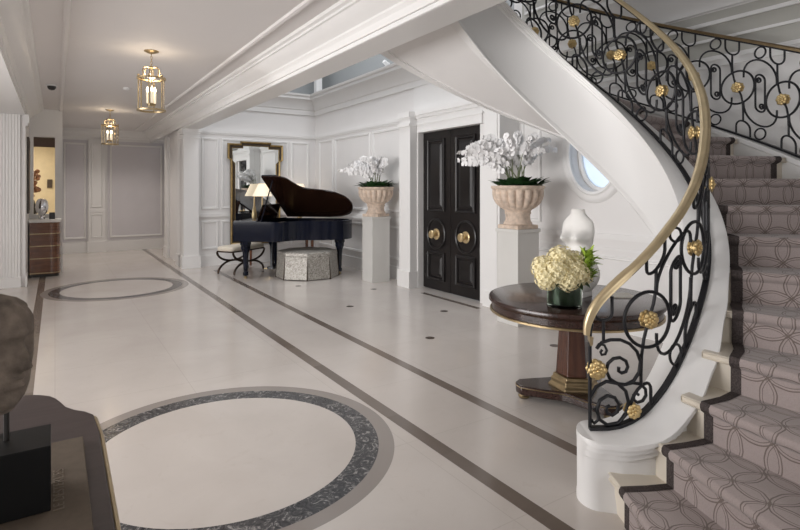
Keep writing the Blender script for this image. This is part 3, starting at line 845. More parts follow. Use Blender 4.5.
for i in range(3):
    tz = [tz[0]]+[(tz[j][0],)+tuple((tz[j-1][k]+2*tz[j][k]+tz[j+1][k])/4 for k in (1, 2, 3, 4)) for j in range(1, len(tz)-1)]+[tz[-1]]
for z, a, b_, off, _ in tz:
    ring = []
    for k in range(56):
        th = 2*PI*k/56; x = a*cos(th); y = b_*sin(th)+off
        if sin(th) > 0: y *= 1-.15*math.exp(-((z-.47)/.09)**2)
        else: y *= 1+.12*math.exp(-((z-.13)/.08)**2)
        # breasts, belly, spine and buttocks (front = -y)
        for bx in (-.062, .062):
            g = math.exp(-((x-bx)/.045)**2-((z-.430)/.036)**2)
            if sin(th) < .1: y -= .095*g
        for bx in (-.065, .065):
            g = math.exp(-((x-bx)/.06)**2-((z-.15)/.07)**2)
            if sin(th) > 0: y += .06*g
        if sin(th) > 0: y -= .018*math.exp(-(x/.025)**2)*(1 if .2 < z < .56 else .3)
        if sin(th) < 0: y -= .018*math.exp(-(x/.06)**2-((z-.24)/.06)**2)
        if z < .16 and sin(th) < 0: y += .028*math.exp(-(x/.02)**2)
        ring.append((x+.012*sin(z*9), y, z))
    rings.append(ring)
MB().loft(rings).build('torso', 'marble_white', t, smooth=80)
# paper / booklet on the table
tag(MB().obox((3.52, 2.43, .7685), (.075, -.05, 0), (.05, .075, 0), (0, 0, .0035)).build('booklet', 'paper', smooth=0), 'flat pale booklet lying on the round table beside the torso', 'booklet')

# vase with hydrangeas
VX, VY = 2.90, 2.43
t = thing('glass_vase', 'low round glass vase lined with dark green leaves on the round table', 'vase', (VX, VY, .765))
MB().lathe([(.001, 0), (.112, 0), (.115, .006), (.115, .185), (.111, .185), (.111, .018), (.001, .018)], n=40).build('vase_wall', 'vase_glass', t)
lf = MB()
lf.lathe([(.001, .022), (.105, .022), (.107, .03), (.107, .172), (.001, .172)], n=36, mod=lambda a, z: 1-.02*abs(sin(9*a+z*20)))
lf.build('leaf_lining', 'leaf', t)
HS = 1.1
t = thing('flower_arrangement', 'round bunch of cream hydrangeas with lime green sprigs in the glass vase', 'flowers', (VX, VY, .945))
heads = [(-.10, -.04, .055, .085), (.0, -.085, .05, .085), (-.02, .0, .12, .09), (.06, -.03, .10, .08), (-.10, .06, .07, .08), (-.155, -.01, .02, .07), (.02, .085, .06, .08), (-.06, -.09, .015, .07), (.07, -.09, .03, .06)]
for hx, hy, hz, hr in heads:
    mb = MB()
    for i in range(70):
        z = 1-2*(i+.5)/70; ph = i*2.39996; q = math.sqrt(1-z*z)
        nrm = Vector((q*cos(ph), q*sin(ph), z)); c_ = nrm*hr*random.uniform(.88, 1.02)
        tx = nrm.orthogonal().normalized(); ty = nrm.cross(tx); rot = random.random()*PI
        for j in range(4):
            a = rot+j*PI/2; d = cos(a)*tx+sin(a)*ty; e = -sin(a)*tx+cos(a)*ty; L = hr*.23
            vs = [c_, c_+d*L*.55+e*L*.42+nrm*.004, c_+d*L+nrm*.001, c_+d*L*.55-e*L*.42+nrm*.004]
            mb.add(vs, [(0, 1, 2, 3)])
    mb.sphere((0, 0, 0), hr*.82, 10, 8)
    mb.xf(Matrix.Translation((hx*HS-.012, hy*HS, hz*HS)) @ Matrix.Scale(HS, 4)); mb.build('hydrangea_head', 'hydr', t, smooth=0)
def leaf_blade(mb, p, d, up, L, W, curl=.3, n=6):
    d = Vector(d).normalized(); up = Vector(up); sd = d.cross(up)
    sd = sd.normalized() if sd.length > 1e-4 else d.orthogonal().normalized(); up = sd.cross(d).normalized()
    rows = []
    for i in range(n+1):
        s_ = i/n; w = W*sin(PI*min(1, s_*.93+.07))**.8*(1 if i < n else 0.05)
        c_ = Vector(p)+d*L*s_-up*(curl*L*s_*s_)
        rows.append([c_-sd*w+up*w*.35, c_, c_+sd*w+up*w*.35])
    mb.grid(rows)
mb = MB()
for i in range(90):
    a = random.uniform(-1, 1)*1.3; q = random.uniform(.0, .10)
    c_ = CR*(.115+.05*random.random())+CF*random.uniform(-.10, .04)
    p = Vector((c_.x, c_.y, random.uniform(.02, .17)))
    d_ = CR*random.uniform(-.2, .9)+CF*random.uniform(-1., .3)
    leaf_blade(mb, p, (d_.x, d_.y, random.uniform(.2, 1.6)), (0, 0, 1), random.uniform(.05, .09), random.uniform(.014, .022), .3)
mb.build('lime_sprig', 'lime', t, smooth=60)
mb = MB()
for i in range(14):
    a = 2*PI*i/14; leaf_blade(mb, (.08*cos(a), .08*sin(a), .0), (cos(a), sin(a), random.uniform(-.1, .5)), (0, 0, 1), .11, .03, .4)
mb.build('leaf_collar', 'leaf', t, smooth=60)

# ------------------------------------------------------------------ pedestals, urns, orchids
def pedestal_at(x, y, label):
    t = thing('pedestal', label, 'pedestal', (x, y, 0), group='square pedestals for the urns')
    MB().box(-.17, -.17, 0, .17, .17, 1.06).build('shaft', 'pedestal', t, smooth=0, bevel=.003)
    MB().box(-.185, -.185, 1.06, .185, .185, 1.10).build('cap', 'pedestal', t, smooth=0, bevel=.004)
    return t
P1 = (4.56, 4.50); P2 = (4.61, 7.88)
pd = pedestal_at(*P1, 'square grey white pedestal right of the double doors, nearest the round table')
dup(pd, (*P2, 0), 0, 'square grey white pedestal left of the double doors, beside the piano')
t = thing('urn', 'fluted stone urn on the pedestal right of the double doors', 'urn', (*P1, 1.10), group='stone urns')
MB().box(-.165, -.165, 0, .165, .165, .045).build('foot_slab', 'stone_urn', t, smooth=0, bevel=.006)
flute = lambda a, z: 1-(.12*(1-abs(sin(9*a)))**1.3*min(1, (z-.22)/.05, (.455-z)/.02) if .22 < z < .455 else 0)
MB().lathe([(.160, .045), (.168, .058), (.160, .075), (.150, .085), (.142, .12), (.142, .165), (.152, .175), (.152, .195), (.145, .20), (.16, .22), (.205, .245), (.255, .29), (.285, .34), (.298, .39), (.300, .43), (.295, .45), (.29, .456), (.302, .462), (.31, .475),
            (.31, .50), (.285, .50), (.27, .46), (.001, .46)], n=108, mod=flute).build('bowl', 'stone_urn', t, smooth=60)
dup(t, (*P2, 1.10), .4, 'fluted stone urn on the pedestal left of the double doors, behind the piano tail')
def orchid(label, loc, seed, dirs):
    rnd = random.Random(seed)
    t = thing('potted_orchid', label, 'flowers', loc, group='white orchids in stone urns')
    mb = MB()
    for i in range(90):
        a = rnd.uniform(0, 2*PI); q = rnd.uniform(.02, .22)
        leaf_blade(mb, (q*cos(a), q*sin(a), -.02), (cos(a)*.6, sin(a)*.6, rnd.uniform(.5, 2.2)), (0, 0, 1), rnd.uniform(.13, .19), rnd.uniform(.045, .065), rnd.uniform(.3, .8))
    mb.lathe([(.001, .03), (.2, .0), (.255, -.03), (.001, -.035)], n=20)
    mb.build('foliage', 'leaf', t, smooth=60)
    for (ax, ay, reach, h, nb) in dirs:
        d = Vector((ax, ay, 0)).normalized(); p0 = Vector((rnd.uniform(-.1, .1), rnd.uniform(-.1, .1), 0))
        pts = []
        for i in range(15):
            s_ = i/14
            pts.append(p0+d*reach*(s_**1.7)+Vector((0, 0, h*(1.55*s_-.62*s_**2.6)))+Vector((0, 0, -.10*max(0, s_-.7)*3*max(0, reach-.2))))
        st_ = MB(); st_.tube(pts, [.006-.003*i/14 for i in range(15)], 6)
        so = st_.build('flower_stem', 'stem', t, smooth=60)
        bl = MB()
        for i in range(nb):
            s_ = .42+.58*i/(nb-1); k = s_*14; i0 = min(13, int(k)); p = pts[i0].lerp(pts[i0+1], k-i0)
            side = d.cross(Vector((0, 0, 1)))*(1 if i % 2 else -1)
            nrm = (Vector((-CF.x, -CF.y, 0))*.5+side*.7+d*.35+Vector((rnd.uniform(-.3, .3), rnd.uniform(-.3, .3), rnd.uniform(-.15, .35)))).normalized()
            c_ = p+nrm*.022+Vector((0, 0, -.010))
            up = Vector((0, 0, 1)); x_ = up.cross(nrm).normalized(); y_ = nrm.cross(x_)
            Lb = rnd.uniform(.044, .060)*(1 if i < nb-2 else .7)
            for a, L, W in ((PI/2, 1, .42), (PI/2+2.2, .95, .38), (PI/2-2.2, .95, .38), (.12, 1.05, .72), (PI-.12, 1.05, .72)):
                dd = cos(a)*x_+sin(a)*y_; ee = -sin(a)*x_+cos(a)*y_; L_ = L*Lb; W_ = W*Lb
                vs = [c_, c_+dd*L_*.35+ee*W_*.75, c_+dd*L_*.72+ee*W_+nrm*.004, c_+dd*L_+nrm*-.003, c_+dd*L_*.72-ee*W_+nrm*.004, c_+dd*L_*.35-ee*W_*.75]
                bl.add(vs, [(0, 1, 2, 3, 4, 5)])
            bl.sphere(c_+nrm*.006, .008, 6, 4)
        bl.build('blossom_spray', 'petal', so, smooth=40)
    return t
R_, F_ = CR, CF
def dr(a, f): v = R_*a+F_*f; return (v.x, v.y)
near_dirs = [(*dr(-1, .1), .70, .40, 16), (*dr(-1, -.1), .68, .46, 16), (*dr(1, .2), .42, .50, 14), (*dr(-1, -.3), .52, .52, 15), (*dr(-.9, .5), .45, .58, 14), (*dr(-.4, -1), .36, .62, 14), (*dr(.1, -1), .26, .60, 14), (*dr(.5, -.6), .26, .62, 14),
             (*dr(.9, -.1), .34, .62, 14), (*dr(.4, .6), .22, .62, 13), (*dr(-.5, .9), .34, .64, 13), (*dr(-1, 0), .30, .64, 14), (*dr(-1, .2), .55, .34, 13), (*dr(-.8, -.6), .40, .46, 14), (*dr(-.2, -.3), .16, .66, 13), (*dr(-.9, -.1), .42, .56, 14), (*dr(.8, -.6), .30, .46, 12)]
orchid('white orchid sprays over dark leaves in the urn right of the double doors', (*P1, 1.585), 3, near_dirs)
far_dirs = [(*dr(-1, .1), .60, .36, 14), (*dr(.8, -.7), .24, .44, 12), (*dr(.5, -.9), .26, .52, 12), (*dr(-1, -.3), .48, .44, 14), (*dr(-.8, .4), .42, .48, 13), (*dr(-.4, -1), .32, .50, 13), (*dr(.1, -1), .20, .54, 13), (*dr(-.3, -.5), .20, .54, 16),
            (*dr(-1, 0), .34, .48, 14), (*dr(.3, -.9), .20, .46, 12), (*dr(-.9, -.1), .5, .30, 13), (*dr(-.7, -.5), .38, .38, 13), (*dr(-.9, .2), .26, .56, 13)]
orchid('white orchid sprays over dark leaves in the urn left of the double doors', (*P2, 1.585), 5, far_dirs)

# ------------------------------------------------------------------ piano group (local frame: x to the camera's right, y away)
def W(a, d): v = CR*a+CF*d; return (v.x, v.y)
PR = -YAW
pz = W(-2.90, 9.25)
t = thing('grand_piano', 'black grand piano with its lid propped open in the corner by the mirror', 'piano', (*pz, 0), rz=PR-math.radians(10))
def piano_outline(inset=0.):
    near = [(0, 0), (.50, 0), (.74, .0), (.86, .06), (.95, .21), (1.06, .35), (1.24, .42), (1.47, .46), (1.66, .55), (1.80, .70), (1.86, .90), (1.83, 1.12), (1.73, 1.30), (1.55, 1.40), (1.3, 1.43), (0, 1.43)]
    return near
out = piano_outline()
curve = [(0, 0), (.30, 0)]+catmull(out[1:14])+[(1.3, 1.43), (0, 1.43)]
ZK, ZR = .66, 1.00
# rim as wall, keyboard notch at x<.34
rim = MB()
inner = []
n_ = len(curve)
cen = Vector((.9, .72))
for p in curve:
    v = cen-Vector(p); inner.append(tuple(Vector(p)+v.normalized()*.055))
ring = [[(x, y, ZK) for x, y in curve], [(x, y, ZR) for x, y in curve], [(x, y, ZR) for x, y in inner], [(x, y, ZK+.02) for x, y in inner]]
# cut the keyboard end: lower the rim where x is small and y inside
rim.loft(ring, True, False); rim.add([(x, y, ZK) for x, y in curve], [tuple(range(n_))]); rim.add([(x, y, ZK+.02) for x, y in inner], [tuple(range(n_))])
rim.build('rim', 'piano', t, smooth=45)
MB().box(-.03, .10, ZK+.02, .16, 1.33, ZK+.09).build('key_slip', 'piano', t, smooth=0, bevel=.004)
ky = MB(); ky.box(-.01, .16, ZK+.09, .14, 1.27, ZK+.11); ky.build('keys', 'ivory', t, smooth=0)
MB().prism(inner, ZR-.12, ZR-.10).build('iron_plate', 'piano_plate', t, smooth=0)
MB().prism([(.0, .03), (.42, .03), (.42, 1.40), (.0, 1.40)], ZR, ZR+.018).build('front_lid', 'piano', t, smooth=0)
md = MB(); md.obox((.36, .72, ZR+.15), (.008, 0, .0), (0, .42, 0), (.05, 0, .14)); md.build('music_desk', 'piano_in', t, smooth=0, bevel=.01)
# main lid hinged on the far side (y=1.43), opened
lidp = [(.42, .0)]+[p for p in curve if p[0] > .43]+[(.42, 1.43)]
ANG = rad(32)
lid = MB(); lid.prism(lidp, 0, .022)
lid.xf(Matrix.Translation((0, 1.43, ZR+.02)) @ Matrix.Rotation(-ANG, 4, 'X') @ Matrix.Translation((0, -1.43, 0)))
lid.build('lid', 'piano_in', t, smooth=45)
# folded front flap lying back on the lid
fl_ = MB(); fl_.prism([(.42, .0), (.70, .0), (.70, 1.43), (.42, 1.43)], .024, .044)
fl_.xf(Matrix.Translation((0, 1.43, ZR+.02)) @ Matrix.Rotation(-ANG, 4, 'X') @ Matrix.Translation((0, -1.43, 0)))
fl_.build('folded_flap', 'piano', t, smooth=0)
hp = Matrix.Translation((0, 1.43, ZR+.02)) @ Matrix.Rotation(-ANG, 4, 'X') @ Matrix.Translation((0, -1.43, 0)) @ Vector((.60, .10, 0))
MB().tube([(.45, .10, ZR-.08), tuple(hp)], .012, 8).build('lid_prop', 'piano', t)
for lx, ly in ((.17, .14), (.17, 1.29), (1.65, .90)):
    mb = MB().lathe([(.045, .05), (.05, .055), (.05, .10), (.036, .12), (.042, .17), (.05, .36), (.058, .46), (.075, .50), (.085, .53), (.085, .58), (.10, .60), (.10, .67), (.001, .67)], (lx, ly, 0), 8)
    lg = mb.build('leg', 'piano', t, smooth=0, bevel=.004)
    MB().lathe([(.001, 0), (.026, .0), (.03, .012), (.03, .03), (.016, .045), (.016, .055), (.001, .055)], (lx, ly, 0), 16).build('caster', 'brass', lg)
ly_ = MB(); ly_.box(.42, .60, .14, .46, .64, .67); ly_.box(.42, .80, .14, .46, .84, .67); ly_.box(.38, .56, .10, .50, .88, .15); ly_.build('pedal_lyre', 'piano', t, smooth=0, bevel=.004)
for yy in (.62, .72, .82): MB().box(.30, yy-.012, .10, .39, yy+.012, .115).build('pedal', 'brass', t, smooth=0)

# bench
bx = (2.98, 10.16)
t = thing('piano_bench', 'bench with ivory seat cushion on dark curved cross legs beside the piano keyboard', 'bench', (*bx, 0), rz=math.radians(34))
mb = MB(); rings = []
for z, i_ in ((.43, .0), (.435, .012), (.47, .018), (.50, .012), (.515, -.02), (.52, -.08)):
    hx, hy = .47+i_-.012, .20+i_-.012
    ring = []
    for k in range(32):
        a = 2*PI*k/32; c_, s_ = cos(a), sin(a); p_ = .28
        ring.append((hx*math.copysign(abs(c_)**p_, c_), hy*math.copysign(abs(s_)**p_, s_), z))
    rings.append(ring)
mb.loft(rings); mb.build('cushion', 'cushion', t, smooth=70)
MB().box(-.46, -.19, .405, .46, .19, .432).build('seat_frame', 'bronze', t, smooth=0, bevel=.005)
for sy in (-.185, .185):
    u = MB(); u.tube([(.45*cos(PI+PI*i/20), sy, .41+.20*sin(PI+PI*i/20)) for i in range(21)], .020, 8)
    u.build('upper_arc', 'bronze', t)
    for s_ in (-1, 1):
        g = MB(); pts = []
        for i in range(12):
            a = PI/2*(i/11.); pts.append((s_*(.02+.40*sin(a)), sy, .015+.20*cos(a)))
        g.tube(pts, .020, 8); g.sphere((s_*.42, sy, .018), .018, 8, 6); g.build('leg', 'bronze', t)
sb = MB(); sb.tube([(0, -.185, .212), (0, .185, .212)], .014, 8); sb.build('stretcher', 'bronze', t)

# ottoman
oc = W(-1.665, 9.60)
t = thing('ottoman', 'eight sided skirted ottoman in silver brocade in front of the piano', 'ottoman', (*oc, 0), rz=PR+.16)
rings = []
for z, k in ((.012, 1.06), (.15, 1.035), (.36, 1.0), (.40, 1.0), (.405, 1.01), (.415, 1.012), (.42, 1.0), (.455, .995), (.47, .97), (.478, .9), (.482, .001)):
    rings.append([(.53*k*cos(2*PI*i/8)*(1.0), .53*k*sin(2*PI*i/8), z) for i in range(8)])
MB().loft(rings, True, True).build('upholstery', 'brocade', t, smooth=20, bevel=.008)
for i in range(8):
    a = 2*PI*i/8
    mb = MB(); q = .535
    mb.add([(q*1.065*cos(a)-.012*sin(a), q*1.065*sin(a)+.012*cos(a), .0), (q*1.065*cos(a)+.012*sin(a), q*1.065*sin(a)-.012*cos(a), 0), (q*1.005*cos(a), q*1.005*sin(a), .40), (q*.98*cos(a), q*.98*sin(a), .0)], [(0, 1, 2), (0, 2, 3), (1, 3, 2), (0, 3, 1)])
    mb.build('pleat', 'frame_dark', t, smooth=0)['label'] = 'dark inverted corner pleat'

# mirror on back wall
t = thing('wall_mirror', 'tall gilt framed mirror with stepped corners on the panelled wall behind the piano', 'mirror', (3.61, YB-.03, .40))
mw, mh = .60, 2.15
def mout(o):
    a = mw-o; h0 = 0+o; h1 = mh-o
    return [(-a+.05, h0), (a-.05, h0), (a-.05, h1-.32), (a, h1-.30), (a, h1), (-a, h1), (-a, h1-.30), (-a+.05, h1-.32)] if o < .2 else None
def moutline(o):
    a = mw-o; n2 = .06
    return [(-a+n2, o), (a-n2, o), (a-n2, mh-.34-o), (a, mh-.34-o), (a, mh-.02-o), (a*.55, mh-.02-o), (a*.55, mh+.03-o), (-a*.55, mh+.03-o), (-a*.55, mh-.02-o), (-a, mh-.02-o), (-a, mh-.34-o), (-a+n2, mh-.34-o)]
fr = MB(); fr.loft([[(x, 0, z) for x, z in moutline(0)], [(x, -.05, z) for x, z in moutline(0.005)], [(x, -.065, z) for x, z in moutline(.02)], [(x, -.045, z) for x, z in moutline(.042)]], True, False)
fr.build('frame', 'gold_frame', t, smooth=30)
fr = MB(); fr.loft([[(x, -.045, z) for x, z in moutline(.042)], [(x, -.034, z) for x, z in moutline(.05)], [(x, -.034, z) for x, z in moutline(.085)]], True, False)
fr.build('inner_band', 'frame_dark', t, smooth=30)
fr = MB(); fr.loft([[(x, -.034, z) for x, z in moutline(.085)], [(x, -.045, z) for x, z in moutline(.092)], [(x, -.02, z) for x, z in moutline(.105)]], True, False)
fr.build('sight_edge', 'gold_frame', t, smooth=30)
mo = moutline(.10); mg = MB(); mg.loft([[(x, -.010, z) for x, z in mo], [(x, -.022, z) for x, z in mo]]); mg.build('mirror_glass', 'mirror', t, smooth=0)

# console table with two lamps behind the piano
t = thing('console_table', 'dark wooden side table against the wall behind the piano, carrying the lamps', 'table', (4.05, 11.0, 0))
MB().box(-.75, -.20, .76, .75, .20, .80).build('tabletop', 'walnut', t, smooth=0, bevel=.006)
MB().box(-.70, -.17, .66, .70, .17, .76).build('apron', 'walnut', t, smooth=0)
for sx in (-.68, .68):
    for sy in (-.15, .15): MB().loft([[(sx+a*w_, sy+b_*w_, z) for a, b_ in ((-1, -1), (1, -1), (1, 1), (-1, 1))] for z, w_ in ((0, .018), (.66, .03))]).build('leg', 'walnut', t, smooth=0)
t = thing('table_lamp', 'lit table lamp with ivory cone shade in front of the tall mirror', 'lamp', (3.66, 10.98, .80), group='lamps behind the piano')
MB().lathe([(.001, 0), (.08, 0), (.08, .02), (.03, .04), (.05, .12), (.055, .22), (.03, .36), (.016, .42), (.012, .70), (.001, .70)], n=24).build('base', 'brass', t)
MB().lathe([(.205, .62), (.08, .885), (.075, .885), (.20, .62)], n=36, caps=False).build('lamp_shade', 'shade', t, smooth=60)
dup(t, (4.50, 11.0, .80), 0, 'lit table lamp with ivory cone shade right of the mirror, partly behind the piano lid')

# ------------------------------------------------------------------ lanterns
def lantern(loc, label):
    t = thing('pendant_lantern', label, 'lantern', loc, group='brass hall lanterns')
    r = .135
    MB().lathe([(.001, 0), (.075, 0), (.075, -.008), (.05, -.02), (.02, -.03), (.001, -.03)], n=28).build('ceiling_canopy', 'brass', t)
    mb = MB()
    z = -.03
    for k in range(5):
        pts = [(.010*cos(2*PI*i/12) if k % 2 else 0, 0 if k % 2 else .010*cos(2*PI*i/12), z-.016+.018*sin(2*PI*i/12)) for i in range(12)]
        mb.tube(pts, .0028, 5, closed=True); z -= .028
    mb.build('chain', 'brass', t)
    mb = MB(); mb.lathe([(.001, -.165), (.015, -.17), (.02, -.185), (.012, -.20), (.001, -.20)], n=14)
    for k in range(6):
        a = 2*PI*k/6+.2
        pts = [(cos(a)*q, sin(a)*q, zz) for q, zz in ((.012, -.185), (.05, -.175), (.082, -.19), (.092, -.225), (.085, -.26), (.10, -.29), (.13, -.30))]
        mb.tube(pts, .006, 6)
    mb.build('crown_scroll', 'brass', t)
    mb = MB()
    for z0 in (-.31, -.655):
        mb.lathe([(r-.012, z0), (r+.012, z0), (r+.012, z0+.018), (r-.012, z0+.018), (r-.012, z0)], n=24, caps=False)
    for k in range(6):
        a = 2*PI*k/6+.2; mb.tube([(r*cos(a), r*sin(a), -.65), (r*cos(a), r*sin(a), -.285)], .007, 6); mb.sphere((r*cos(a), r*sin(a), -.278), .013, 8, 6)
    mb.build('cage', 'brass', t)
    MB().lathe([(r-.004, -.64), (r-.004, -.31), (r-.006, -.31), (r-.006, -.64)], n=36, caps=False).build('glass_cylinder', 'pane', t, smooth=60)
    mb = MB(); mb.tube([(0, 0, -.19), (0, 0, -.60)], .005, 6); mb.lathe([(.001, -.60), (.04, -.595), (.045, -.575), (.02, -.565), (.001, -.565)], n=18); mb.build('candle_holder', 'brass', t)
    for k in range(3):
        a = 2*PI*k/3+.5; q = .042
        c_ = MB().lathe([(.013, -.565), (.013, -.45), (.001, -.45)], (q*cos(a), q*sin(a), 0), 12).build('candle', 'candle', t)
        MB().lathe([(.001, -.45), (.010, -.44), (.014, -.425), (.008, -.40), (.001, -.385)], (q*cos(a), q*sin(a), 0), 10).build('bulb', 'flame', c_)
    return t
lantern((.88, 6.33, ZC), 'nearer of the two brass and glass hall lanterns, hung from the ceiling')
l1 = [o for o in bpy.data.objects if o.name.startswith('pendant_lantern')][0]
dup(l1, (.87, 11.4, ZC), .6, 'farther brass and glass hall lantern, hanging before the far grey panels')
for x, y in ((.88, 6.33), (.87, 11.4)):
    L = bpy.data.lights.new('lantern_light', 'POINT'); L.energy = 4; L.color = (1, .82, .6); L.shadow_soft_size = .05
    o = bpy.data.objects.new('lantern_light', L); COL.objects.link(o); o.location = (x, y, 2.80)
# ceiling fittings
t = thing('security_camera', 'small black dome camera on the hall ceiling, left of the lanterns', 'camera', (-.04, 9.15, ZC))
MB().lathe([(.001, 0), (.07, 0), (.07, -.02), (.001, -.02)], n=24).build('mount', 'smoke', t)
MB().lathe([(.055, -.02), (.052, -.045), (.035, -.068), (.001, -.078)], n=24).build('dome', 'dark', t)
tag(MB().lathe([(.001, 0), (.05, 0), (.05, -.015), (.03, -.03), (.001, -.03)], (.89, 8.82, ZC), 24).build('smoke_detector', 'smoke'), 'small white smoke detector on the hall ceiling beside the nearer lantern', 'smoke detector')
for (x, y, z), lab in (((4.86, 7.95, 3.68), 'small spotlight on the cornice ledge above the left stone urn'),):
    t = thing('spotlight', lab, 'spotlight', (x, y, z))
    MB().box(-.015, -.015, 0, .015, .015, .05).build('stem', 'smoke', t, smooth=0)
    mb = MB().lathe([(.001, -.06), (.035, -.06), (.04, .05), (.03, .05), (.001, .03)], n=18, axis='x'); mb.xf(Matrix.Translation((0, 0, .085)) @ Matrix.Rotation(.5, 4, 'Y')); mb.build('head', 'smoke', t)

# ------------------------------------------------------------------ chest at left
t = thing('chest_of_drawers', 'walnut chest with gilt banding and pale marble top in the left niche', 'chest', (-.150, 11.66, 0))
def chest_poly(g=0.):
    return [(-.228-g, .27), (-.228-g, -.24-g), (.05, -.24-g), (.09, -.25-g)]+[(.09+(.14+g)*sin(a*PI/12), -.11-(.14+g)*cos(a*PI/12)) for a in range(1, 7)]+[(.235+g, .27)]
MB().prism(chest_poly(), .05, .97).build('body', 'walnut', t, smooth=30)
MB().prism(chest_poly(-.015), 0, .05).build('plinth', 'dark', t, smooth=30)
MB().prism(chest_poly(.015), .97, 1.02).build('marble_top', 'marble_white', t, smooth=30, bevel=.006)
for z in (.07, .33, .55, .77):
    MB().prism(chest_poly(.006), z-.008, z+.008).build('gilt_band', 'brass', t, smooth=30)
tag(MB().lathe([(.001, 0), (.05, 0), (.05, .04), (.025, .05), (.03, .06), (.085, .14), (.10, .22), (.085, .32), (.05, .37), (.001, .38)], (-.20, 11.64, 1.02), 24, mod=lambda a, z: 1+.03*cos(8*a)).build('silver_vase', 'silver'), 'polished silver vase standing on the walnut chest', 'vase')
tag(MB().box(-.09, 11.60, 1.02, -.0, 11.72, 1.14).build('dark_box', 'dark', smooth=0, bevel=.004), 'small dark box on the walnut chest beside the silver vase', 'box')
t = thing('framed_picture', 'narrow dark framed picture on the left wall above the walnut chest', 'picture', (XL, 11.2, 0))
MB().box(0, -.22, 1.15, .03, .22, 2.45).build('frame', 'frame_dark', t, smooth=0); MB().box(.028, -.18, 1.20, .034, .18, 2.40).build('canvas', 'brown', t, smooth=0)
# things seen in the warm room
tag(MB().box(-.155, 15.07, 1.60, -.055, 15.1, 1.80).build('small_picture', 'frame_dark', smooth=0), 'small dark picture on the gold wall seen through the niche opening', 'picture')
t = thing('flower_arrangement', 'tall rust red flower arrangement seen through the niche opening at left', 'flowers', (-.40, 13.0, .9))
mb = MB()
for i in range(60):
    mb.sphere((random.gauss(0, .07), random.gauss(0, .07), .45+random.uniform(0, .65)), .045, 7, 5)
mb.build('blossoms', 'rust', t); MB().lathe([(.001, 0), (.08, 0), (.10, .25), (.05, .45), (.001, .45)], n=18).build('vase', 'dark', t)
t = thing('plant_stand', 'narrow dark stand under the rust red flowers behind the niche opening', 'stand', (-.40, 13.0, 0))
MB().box(-.14, -.14, .86, .14, .14, .90).build('top', 'walnut', t, smooth=0); MB().box(-.1, -.1, 0, .1, .1, .86).build('column', 'walnut', t, smooth=0)
L = bpy.data.lights.new('warm_room_light', 'AREA'); L.energy = 55; L.color = (1, .90, .74); L.size = 1.2
o = bpy.data.objects.new('warm_room_light', L); COL.objects.link(o); o.location = (-1.0, 13.6, 2.7)

# ------------------------------------------------------------------ foreground console with stone head
TZ = .80
t = thing('console_table', 'dark wood foreground console table with gilt edge and shaped corner, carrying the stone head', 'table', (-.45, 1.45, 0))
OUT = [(-.30, 2.42), (-.167, 2.409), (-.074, 2.376), (-.045, 2.358), (-.015, 2.326), (.003, 2.287), (.018, 2.236), (.032, 2.18), (.055, 2.137), (.086, 2.10), (.108, 2.056), (.116, 1.90), (.113, 1.40), (.11, .40), (-1.0, .40), (-1.0, 2.42)]
def topo(k=1.):
    return [(x+.45+.004*(k-1), y-1.45) for x, y in OUT][::-1]
MB().prism(topo(), TZ-.035, TZ).build('tabletop', 'console_wood', t, smooth=0, bevel=.004)
eb = MB(); eb.tube([(x+(.004 if x > .5 else 0), y, TZ-.018) for x, y in topo()], .009, 8, closed=True); eb.build('gilt_edge', 'brass', t)
MB().prism([(x*.94, y*.94) for x, y in topo()], TZ-.14, TZ-.035).build('apron', 'mahogany', t, smooth=0)
for sx in (-.45, .45):
    for sy in (-.92, .5): MB().loft([[(sx+a*w_, sy+b_*w_, z) for a, b_ in ((-1, -1), (1, -1), (1, 1), (-1, 1))] for z, w_ in ((0, .022), (.70, .035))]).build('leg', 'mahogany', t, smooth=0)
# book under the block
t = thing('book', 'large tan cloth covered book lying flat on the foreground console', 'book', (-.23, 1.43, TZ))
MB().box(-.30, -.42, 0, .30, .42, .004).build('back_cover', 'book_tan', t, smooth=0)
MB().box(-.29, -.41, .004, .29, .41, .012).build('pages', 'paper', t, smooth=0)
MB().box(-.30, -.42, .012, .30, .42, .016).build('front_cover', 'book_tan', t, smooth=0, bevel=.002)
cu = bpy.data.curves.new('cover_lettering', 'FONT'); cu.body = 'LE DESTERLIES'; cu.size = .033; cu.extrude = .0012; cu.align_x = 'CENTER'
to = bpy.data.objects.new('cover_lettering_tmp', cu); COL.objects.link(to)
bpy.context.view_layer.update()
me = bpy.data.meshes.new_from_object(to.evaluated_get(bpy.context.evaluated_depsgraph_get())); bpy.data.objects.remove(to)
me.materials.clear(); me.materials.append(M['book_letters'])
lo = bpy.data.objects.new('cover_lettering', me); COL.objects.link(lo); lo.parent = t; lo.location = (.2485, .125, .0165); lo.rotation_euler = (0, 0, PI/2)
